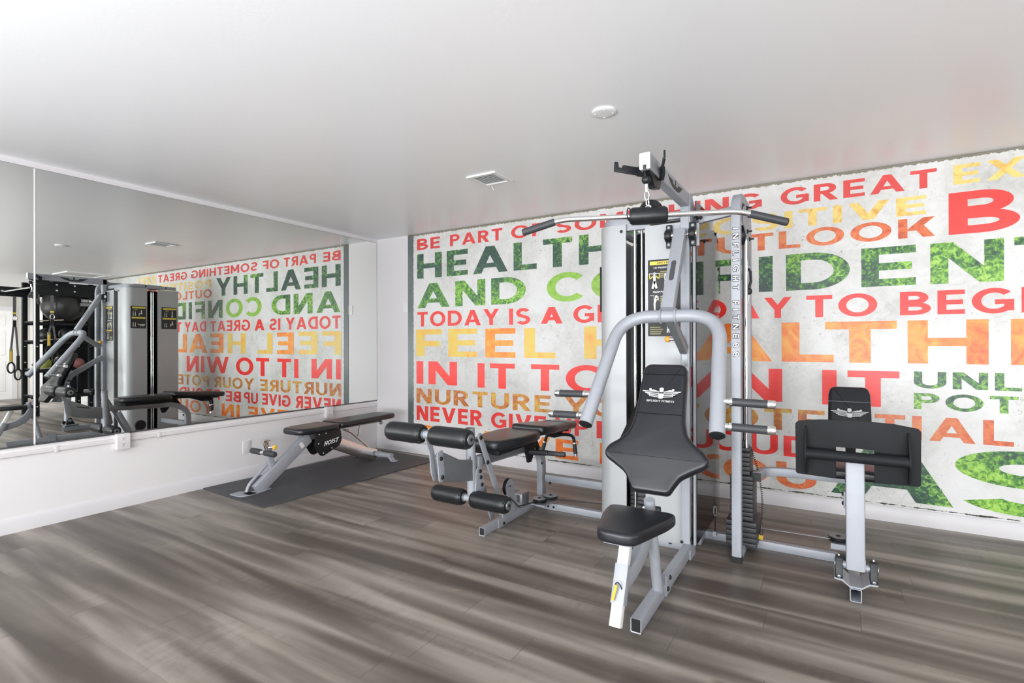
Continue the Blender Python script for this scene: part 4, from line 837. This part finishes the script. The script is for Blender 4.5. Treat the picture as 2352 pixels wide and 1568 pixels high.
b = MB(); b.tube([(2.594, -1.722, 0.692), (2.600, -1.705, 0.27)], 0.031, 'silver', 20); b.cyl((2.594, -1.722, 0.690), (2.594, -1.722, 0.6925), 0.025, 'black', 16)
for z in (0.62, 0.47, 0.40): b.bolt((2.604, -1.742, z), (0, -1, 0), 'black', 0.010, 0.005)
b.prism([(-0.012, 0), (0.012, 0), (0.012, 0.045), (0, 0.055), (-0.012, 0.045)], (2.604, -1.7425, 0.47), (1, 0, 0), (0, 0, 1), 0.001, 'slot_dark'); G('leg_lever', b)
b = MB(); b.prism(roundpoly([(-1.735, 0.655), (-1.700, 0.668), (-1.40, 0.10), (-1.36, 0.03), (-1.43, 0.03), (-1.46, 0.10)], 0.015), (2.655, 0, 0), (0, 1, 0), (0, 0, 1), 0.012, 'silver', 0.002)
for y, z in ((-1.705, 0.635), (-1.63, 0.465)): b.bolt((2.667, y, z), (1, 0, 0), 'black', 0.014, 0.008)
b.bar((2.55, -1.60, 0.43), (2.55, -1.40, 0.03), 0.012, 0.05, 'silver', up=(0, 1, 0)); G('front_strut', b)
b = MB(); b.prism(roundpoly([(-1.715, 0.43), (-1.665, 0.46), (-1.64, 0.40), (-1.62, 0.30), (-1.66, 0.255), (-1.735, 0.245), (-1.72, 0.34)], 0.02), (2.632, 0, 0), (0, 1, 0), (0, 0, 1), 0.008, 'silver', 0.001)
for y, z in ((-1.675, 0.415), (-1.668, 0.375), (-1.655, 0.325)): b.bolt((2.640, y, z), (1, 0, 0), 'black', 0.013, 0.008)
b.tube([(2.64, -1.63, 0.27), (2.645, -1.60, 0.24), (2.648, -1.59, 0.215)], 0.004, 'chrome', 6); G('lever_plate', b)
b = MB(); b.sweep(fillet([(2.612, -1.68, 0.475), (2.612, -0.97, 0.455), (2.612, -0.80, 0.36), (2.612, -0.80, 0.05)], 0.16, 8), 0.05, 0.065, 'silver', side=(1, 0, 0), r=0.005)
b.bolt((2.637, -0.84, 0.30), (1, 0, 0)); G('seat_frame', b)
b = MB(); b.bar((2.642, -1.662, 0.026), (2.635, -0.80, 0.026), 0.042, 0.052, 'silver', r=0.004, capmat='black'); b.box((2.663, -1.50, 0.002), (2.668, -1.42, 0.055), 'silver'); b.bolt((2.668, -1.44, 0.02), (1, 0, 0)); G('station_beam', b)
b = MB(); b.box((2.50, -1.55, 0.495), (2.70, -1.02, 0.528), 'black_matte', 0.004); b.prism([(-1.14, 0.50), (-0.99, 0.50), (-1.01, 0.41), (-1.05, 0.355), (-1.09, 0.355)], (2.645, 0, 0), (0, 1, 0), (0, 0, 1), 0.02, 'black_matte', 0.002)
b.bar((2.612, -1.66, 0.478), (2.612, -1.10, 0.46), 0.07, 0.05, 'silver_dark'); b.prism([(-1.12, 0.53), (-0.93, 0.55), (-0.96, 0.44), (-1.06, 0.42)], (2.60, 0, 0), (0, 1, 0), (0, 0, 1), 0.05, 'black_matte', 0.003); G('seat_bracket', b)
b = MB(); b.prism(roundpoly([(-0.105, -1.60), (0.105, -1.60), (0.165, -1.36), (0.165, -1.13), (0.13, -1.03), (-0.13, -1.03), (-0.165, -1.13), (-0.165, -1.36)], 0.05, 4), (2.605, 0, 0.528), (1, 0, 0), (0, 1, 0), 0.066, 'vinyl', 0.022, 4, 0.004); G('leg_seat_pad', b)
b = MB(); o = V((2.620, -1.05, 0.560)); W_ = V((0, 0.72, -0.055)).normalized(); b.prism(roundpoly([(-0.145, 0), (0.145, 0), (0.15, 0.20), (0.115, 0.46), (0.105, 0.70), (-0.105, 0.70), (-0.115, 0.46), (-0.15, 0.20)], 0.05, 4), o, (1, 0, 0), W_, 0.062, 'vinyl', 0.022, 4, 0.004)
b.tube([o + V((1, 0, 0)) * a + W_ * 0.47 + V((0, 0, 0.0655)) for a in (-0.11, -0.05, 0, 0.05, 0.11)], 0.002, 'black_ink', 6); G('leg_back_pad', b)
b = MB(); b.bar((2.62, -1.0, 0.545), (2.62, -0.42, 0.505), 0.10, 0.03, 'black_matte'); b.prism([(-0.82, 0.53), (-0.50, 0.505), (-0.47, 0.475), (-0.52, 0.455), (-0.62, 0.46)], (2.60, 0, 0), (0, 1, 0), (0, 0, 1), 0.04, 'black_matte', 0.003); b.bar((2.62, -0.98, 0.54), (2.62, -0.90, 0.42), 0.05, 0.05, 'black_matte'); G('pad_bracket', b)
for xs_, p in ((1, [(2.62, -0.56, 0.470), (2.66, -0.47, 0.468), (2.715, -0.425, 0.455), (2.735, -0.42, 0.285)]), (-1, [(2.60, -0.60, 0.470), (2.565, -0.56, 0.468), (2.53, -0.555, 0.455), (2.49, -0.57, 0.300)])):
    b = MB(); f = fillet(p, 0.05, 5); b.tube(f, 0.013, 'black', 14); d = (V(p[3]) - V(p[2])).normalized(); e_ = V(p[3])
    b.lathe(e_ - d * 0.115, d, [(0, .0165), (0.012, .0165)], 'chrome', 16); b.lathe(e_ - d * 0.103, d, [(0, .0165), (0.082, .0165)], 'rubber', 16); b.lathe(e_ - d * 0.021, d, [(0, .0175), (0.021, .0175), (0.021, .001)], 'chrome', 16); G('grip_handle', b)
b = MB(); b.bar((2.63, -1.08, 0.43), (2.80, -1.06, 0.435), 0.035, 0.035, 'black'); b.cyl((2.80, -1.06, 0.435), (2.808, -1.06, 0.435), 0.018, 'chrome', 16); b.cyl((2.808, -1.06, 0.435), (2.935, -1.045, 0.435), 0.018, 'rubber', 18, 0.005); G('seat_handle', b)
def pulley(c, ax, r, mat='silver_dark', face='silver'):
    c, ax = V(c), V(ax).normalized(); mb = MB(); mb.lathe(c - ax * 0.012, ax, [(0, 0.001), (0, r), (0.004, r), (0.009, r * .86), (0.015, r * .86), (0.020, r), (0.024, r), (0.024, 0.001)], 'black', 28)
    mb.lathe(c + ax * 0.0125, ax, [(0, r * .96), (0.001, r * .96), (0.001, 0.001)], face, 28); mb.bolt(c + ax * 0.0135, ax, 'black', 0.012, 0.005); return G('cable_wheel', mb)
pulley((2.640, -1.335, 0.235), (1, 0, 0), 0.058); pulley((2.730, -1.05, 0.085), (0, 0, 1), 0.052); pulley((2.790, -0.99, 0.100), (0, 0, 1), 0.055)
b = MB(); b.box((2.655, -1.385, 0.05), (2.663, -1.285, 0.24), 'silver'); b.bar((2.60, -1.335, 0.06), (2.66, -1.335, 0.06), 0.12, 0.02, 'silver'); b.box((2.685, -1.10, 0.056), (2.80, -0.96, 0.064), 'silver'); b.box((2.60, -1.19, 0.055), (2.665, -1.09, 0.15), 'silver_dark', 0.004); b.box((2.622, -1.1905, 0.09), (2.645, -1.189, 0.14), 'slot_dark'); G('pulley_bracket', b)
b = MB(); b.tube([(2.655, -1.36, 0.18), (2.70, -1.30, 0.10), (2.735, -1.10, 0.088)], 0.004, 'black', 8); b.tube([(2.78, -1.04, 0.10), (3.27, -0.93, 0.10)], 0.004, 'black', 8); G('cable', b)
# ------------------------------------------------ leg press station (right)
PX = 4.64
b = MB(); z0, z1 = 0.562, 0.836; xs_ = [4.388, 4.895]
out = [(4.388, 0.568), (4.388 + 0.008, 0.560), (4.563, 0.555), (4.563, 0.712), (4.719, 0.712), (4.719, 0.555), (4.887, 0.560), (4.895, 0.568), (4.897, 0.815), (4.885, 0.828), (4.80, 0.842), (4.642, 0.849), (4.49, 0.842), (4.398, 0.828), (4.386, 0.815)]
b.prism(out, (0, -1.352, 0), (1, 0, 0), (0, 0, 1), 0.010, 'black_matte', 0.002); fp = G('foot_plate', b)
b = MB(); b.cyl((4.435, -1.408, 0.676), (4.848, -1.408, 0.676), 0.026, 'black_matte', 24)
for x in (4.430, 4.846): b.prism(roundpoly([(-1.362, 0.565), (-1.362, 0.81), (-1.375, 0.80), (-1.436, 0.69), (-1.436, 0.655), (-1.38, 0.57)], 0.01), (x, 0, 0), (0, 1, 0), (0, 0, 1), 0.007, 'black_matte', 0.001)
G('cross_tube', b, fp)
b = MB(); b.sweep([(PX, -1.400, 0.140), (PX, -1.392, 0.35), (PX, -1.378, 0.56), (PX, -1.355, 0.665)], 0.078, 0.052, 'silver', side=(1, 0, 0), r=0.010); G('press_lever', b)
b = MB(); prof = [(4.553, .088), (4.585, .085), (4.616, .060), (4.664, .060), (4.695, .085), (4.727, .088)]
b.prism(prof + [(x, z + 0.008) for x, z in prof[::-1]], (0, -1.28, 0), (1, 0, 0), (0, 0, 1), 0.155, 'silver', 0.0)
b.cyl((4.585, -1.395, 0.152), (4.70, -1.395, 0.152), 0.017, 'silver', 16)
for x in (4.602, 4.672): b.prism(roundpoly([(-1.42, 0.14), (-1.37, 0.14), (-1.37, 0.20), (-1.40, 0.215), (-1.42, 0.19)], 0.01), (x, 0, 0), (0, 1, 0), (0, 0, 1), 0.008, 'silver', 0.001)
G('pivot_plate', b)
for x in (4.573, 4.712):
    b = MB(); b.prism(roundpoly([(-1.435, 0.092), (-1.335, 0.092), (-1.335, 0.110), (-1.36, 0.15), (-1.375, 0.19), (-1.41, 0.19), (-1.425, 0.15), (-1.435, 0.112)], 0.01), (x - 0.015, 0, 0), (0, 1, 0), (0, 0, 1), 0.030, 'black', 0.003)
    b.cyl((x - 0.019, -1.393, 0.152), (x + 0.019, -1.393, 0.152), 0.022, 'silver_dark', 18); b.bolt((x, -1.395, 0.190), (0, 0, 1), 'chrome', 0.005, 0.008); b.bolt((x, -1.4355, 0.104), (0, -1, 0), 'silver_dark', 0.008, 0.003); G('bearing_block', b)
b = MB(); sec_o, sec_i = rrect(0.048, 0.062, 0.006, 2), rrect(0.041, 0.055, 0.004, 2); Y0, Y1 = -1.445, -0.80
R_ = lambda s_, y: [(PX + a, y, 0.031 + c) for a, c in s_]
b.loft([R_(sec_i, Y0 + 0.30), R_(sec_i, Y0), R_(sec_o, Y0), R_(sec_o, Y1)], 'silver', True, True); G('station_beam', b)
press_pad(gym, (4.634, -0.905, 0.712), (0, 0.25, 0.475), 0.93, 'leg_press_back_pad', False)
b = MB(); b.prism(roundpoly([(-0.115, -1.18), (0.115, -1.18), (0.14, -1.05), (0.13, -0.93), (-0.13, -0.93), (-0.14, -1.05)], 0.04), (4.638, 0, 0.512), (1, 0, 0), (0, 1, 0), 0.055, 'vinyl', 0.018, 4, 0.003); G('leg_press_seat_pad', b)
b = MB(); b.sweep(fillet([(4.168, -1.03, 0.440), (4.190, -0.90, 0.447), (4.30, -0.88, 0.452), (4.64, -0.88, 0.455)], 0.09, 8), 0.045, 0.05, 'silver', side=None, r=0.005); b.box((4.148, -1.052, 0.418), (4.192, -1.026, 0.462), 'black'); G('seat_rail', b)
b = MB(); b.bar((PX, -0.86, 0.0), (PX, -0.86, 0.49), 0.05, 0.05, 'silver', up=(0, 1, 0)); b.bar((PX, -0.86, 0.40), (PX, -0.72, 0.80), 0.05, 0.04, 'black_matte', up=(0, 1, 0)); b.bar((PX, -0.88, 0.498), (PX, -1.12, 0.498), 0.07, 0.026, 'black_matte')
b.box((4.600, -1.05, 0.33), (4.612, -0.99, 0.42), 'silver'); b.bolt((4.60, -1.02, 0.40), (-1, 0, 0)); b.bolt((4.60, -1.02, 0.35), (-1, 0, 0)); G('seat_post', b)
pulley((4.578, -0.845, 0.098), (0, 0, 1), 0.052, face='silver_dark'); b = MB(); b.box((4.54, -0.90, 0.048), (4.618, -0.79, 0.080), 'silver'); b.bolt((4.61, -0.98, 0.03), (-1, 0, 0)); G('pulley_bracket', b)
b = MB(); b.tube([(4.14, -0.86, 0.085), (4.54, -0.88, 0.098)], 0.0028, 'silver_dark', 8); G('cable', b)

# ------------------------------------------------ lat pulldown bar hanging from the boom
C0 = V((3.816, -1.985, 1.822)); th = math.radians(20); d_ = V((math.cos(th), math.sin(th), 0)); n_ = V((d_.y, -d_.x, 0))
lat = thing('lat_pulldown_bar', 'long chrome pulldown bar with black foam centre and grips hanging from the boom chain', 'pulldown bar', C0)
b = MB(); ends = [C0 + d_ * -0.592 + V((0, 0, -0.052)), C0 + d_ * -0.409, C0 + d_ * 0.397, C0 + d_ * 0.596 + V((0, 0, -0.058))]
b.tube(fillet(ends, 0.05, 6), 0.0125, 'chrome', 16); b.obj('bar', lat)
for a, c in ((ends[0], ends[1]), (ends[3], ends[2])):
    b = MB(); d = (c - a).normalized(); b.lathe(a - d * 0.006, d, [(0, .001), (0, .013), (0.005, .0175), (0.165, .0175), (0.165, .012)], 'rubber', 20); b.obj('hand_grip', lat)
b = MB(); b.lathe(C0 - d_ * 0.088, d_, [(0, .020), (0.003, .033), (0.016, .041), (0.160, .041), (0.173, .033), (0.176, .020)], 'foam', 28); b.tube([C0 - d_ * 0.088 + V((0.0, 0.03 * math.cos(a), 0.03 * math.sin(a) + 0.01)) for a in [2 * PI * k / 16 for k in range(16)]], 0.003, 'black', 5, closed=True); b.obj('foam_sleeve', lat)
b = MB(); hd = [(0.056 * math.cos(PI * k / 14), 0.02 + 0.056 * math.sin(PI * k / 14)) for k in range(15)]; b.prism(hd, C0 - n_ * 0.02 + d_ * 0.012, d_, (0, 0, 1), 0.02, 'black_matte', 0.003); b.obj('hanger_plate', lat)
b = MB(); top = V((3.817, -2.016, 1.925)); z = 1.934
for k, (h, wd) in enumerate(((0.046, 0.010), (0.040, 0.010), (0.058, 0.015))):
    c = V((3.817 + 0.002 * k, -2.012 + 0.004 * k, z - h / 2)); ax = V((1, 0, 0)) if k % 2 else V((0.25, 1, 0)).normalized(); ax = (V((1, 0, 0)), V((0.3, 1, 0)).normalized(), V((1, 0.2, 0)).normalized())[k]
    ov = [c + ax * (wd * math.cos(a)) + V((0, 0, (h / 2) * math.sin(a))) for a in [2 * PI * j / 20 for j in range(20)]]; b.tube(ov, 0.0036, 'chrome', 8, closed=True); z -= h - 0.009
b.obj('chain', lat)

# ================================================================== storage rack seen in the mirror, beyond the right edge of the photo
RKX, RK0, RK1 = 6.95, -1.06, -0.12
rack = thing('storage_rack', 'tall black gym storage rack with shelves and overhead beams seen in the mirror', 'rack', (RKX, RK0, 0))
for x in (RKX, RKX + 0.55):
    for y in (RK0, -0.30):
        b = MB(); b.bar((x, y, 0), (x, y, 2.30), 0.07, 0.07, 'black_matte', up=(0, 1, 0), r=0.006)
        for z in (0.16, 0.9, 1.18): b.bolt((x - 0.035, y, z), (-1, 0, 0), 'steel', 0.014, 0.004)
        b.obj('upright', rack)
b = MB(); b.box((RKX - 0.045, RK0 - 0.03, 2.06), (RKX + 0.02, -0.02, 2.29), 'black_matte', 0.006); b.box((RKX + 0.52, RK0 - 0.03, 2.06), (RKX + 0.58, -0.02, 2.29), 'black_matte', 0.006)
for y in (-0.80, -0.55, -0.15): b.bolt((RKX - 0.045, y, 2.15), (-1, 0, 0), 'steel', 0.016, 0.004); b.bolt((RKX - 0.045, y, 2.25), (-1, 0, 0), 'steel', 0.016, 0.004)
b.box((RKX - 0.10, -0.86, 2.29), (RKX + 0.1, -0.64, 2.335), 'black_matte'); b.obj('overhead_beam', rack)
b = MB(); b.box((RKX + 0.42, -1.42, 2.04), (RKX + 0.50, RK0, 2.20), 'black_matte', 0.006); b.bar((RKX + 0.40, -1.36, 2.11), (RKX + 0.30, RK0, 2.20), 0.03, 0.03, 'steel'); b.bolt((RKX + 0.42, -1.38, 2.12), (-1, 0, 0), 'steel', 0.02, 0.004); b.bar((RKX - 0.03, RK0, 2.30), (RKX - 0.03, RK0 + 0.16, 2.335), 0.02, 0.02, 'steel'); b.obj('strap_beam', rack)
for z, y1 in ((1.575, -0.20), (1.245, -0.20), (0.755, -0.20), (0.30, -0.20)):
    b = MB()
    for x in (RKX, RKX + 0.24, RKX + 0.5): b.bar((x, RK0, z), (x, y1, z), 0.035, 0.045, 'black_matte')
    b.bar((RKX - 0.01, RK0, z + 0.03), (RKX + 0.55, RK0, z + 0.03), 0.03, 0.03, 'black_matte'); b.bar((RKX - 0.02, RK0, z + 0.04), (RKX - 0.02, RK0 + 0.36, z + 0.07), 0.02, 0.02, 'steel'); b.obj('shelf_rails', rack)
b = MB(); b.box((RKX - 0.06, -0.46, 1.955), (RKX - 0.05, -0.28, 2.03), 'black_ink')
for k in range(6): b.box((RKX - 0.0606, -0.455 + k * 0.018, 1.972), (RKX - 0.0598, -0.447 + k * 0.018, 2.018), 'white_ink')
b.prism([(-0.345, 2.02), (-0.345, 1.972), (-0.285, 1.985)], (RKX - 0.0606, 0, 0), (0, 1, 0), (0, 0, 1), 0.0006, 'white_ink'); b.box((RKX - 0.05, -0.47, 1.90), (RKX, -0.24, 1.955), 'silver_dark'); b.obj('sign_plate', rack)
b = MB(); b.box((RKX + 0.585, -0.80, 0.25), (RKX + 0.60, -0.02, 2.06), 'black_matte'); b.obj('gear_backdrop', rack)  # added black sheet standing in for the dark gear behind the shelves
b = MB(); b.ball((RKX + 0.25, -0.62, 1.905), 0.31, 'ball', 36); tag(b.obj('exercise_ball'), 'big black exercise ball on the rack\'s upper shelf in the mirror', 'exercise ball')
def strap(name, lab, x, y, ztop, zlow):
    r_ = thing(name, lab, 'suspension strap', (x, y, ztop), 'suspension straps on the rack')
    m_ = MB(); m_.box((x - 0.004, y - 0.022, ztop - 0.33), (x + 0.004, y + 0.022, ztop), 'strap_grey'); m_.box((x - 0.006, y - 0.024, ztop - 0.30), (x + 0.006, y + 0.024, ztop - 0.27), 'yellow_ink'); m_.obj('anchor_strap', r_)
    m_ = MB(); m_.tube([(x, y + 0.03 * math.cos(a), ztop - 0.37 + 0.04 * math.sin(a)) for a in [2 * PI * k / 14 for k in range(14)]], 0.007, 'chrome', 6, closed=True); m_.box((x - 0.012, y - 0.022, ztop - 0.52), (x + 0.012, y + 0.022, ztop - 0.41), 'black'); m_.obj('carabiner', r_)
    for s_, zz_, mt in ((-1, zlow + 0.12, 'yellow'), (1, zlow, 'black')):
        m_ = MB(); yy = y + s_ * 0.045; m_.bar((x, y + s_ * 0.015, ztop - 0.52), (x, yy, zz_ + 0.40), 0.010, 0.030, 'strap_grey'); m_.bar((x, yy, zz_ + 0.40), (x, yy, zz_ + 0.16), 0.02, 0.045, 'black' if mt == 'black' else 'olive_ink'); m_.bar((x - 0.004, yy, zz_ + 0.36), (x - 0.004, yy, zz_ + 0.18), 0.02, 0.024, mt)
        m_.tube([(x, yy + 0.045 * math.cos(a), zz_ + 0.08 + 0.09 * math.sin(a)) for a in [2 * PI * k / 16 for k in range(16)]], 0.014, 'black', 8, closed=True); m_.obj('strap_handle', r_)
strap('suspension_strap', 'yellow and black suspension strap hanging in front of the white door in the mirror', RKX + 0.42, -1.225, 2.035, 0.62)
strap('suspension_strap', 'grey suspension strap hanging across the big exercise ball in the mirror', RKX - 0.06, -0.868, 2.06, 0.90)
balls = [((RKX + 0.26, -0.86, 1.385), 0.115, 'ball', 'black medicine ball at the outer end of the second rack shelf'), ((RKX + 0.26, -0.56, 1.395), 0.125, 'ball', 'larger black medicine ball in the middle of the second rack shelf'),
         ((RKX + 0.26, -0.88, 0.885), 0.105, 'lime', 'lime green medicine ball at the outer end of the low shelf'), ((RKX + 0.26, -0.62, 0.905), 0.125, 'black', 'black medicine ball beside the lime green one on the low shelf'), ((RKX + 0.26, -0.40, 0.875), 0.095, 'pink', 'dusty pink medicine ball beside the rack post in the mirror')]
for c, r, mt, lab in balls:
    b = MB(); b.ball(c, r, mt, 24); tag(b.obj('medicine_ball'), lab, 'medicine ball', 'medicine balls on the rack')
tower = thing('cable_tower', 'grey steel cable tower standing beyond the storage rack in the mirror', 'gym machine', (RKX - 0.22, -0.26, 0))
b = MB(); b.box((RKX - 0.25, -0.31, 0.0), (RKX - 0.15, -0.13, 1.22), 'silver_dark', 0.01); b.obj('weight_cover', tower)
b = MB(); b.box((RKX - 0.27, -0.34, 1.22), (RKX - 0.13, -0.10, 1.27), 'black', 0.01); b.obj('top_cap', tower)
b = MB(); b.prism(roundpoly([(-0.30, 1.29), (-0.09, 1.29), (-0.09, 1.50), (-0.17, 1.60), (-0.30, 1.45)], 0.02), (RKX - 0.20, 0, 0), (0, 1, 0), (0, 0, 1), 0.02, 'silver_dark', 0.003); b.box((RKX - 0.20, -0.20, 1.26), (RKX - 0.18, -0.14, 1.30), 'silver_dark'); b.obj('head_plate', tower)
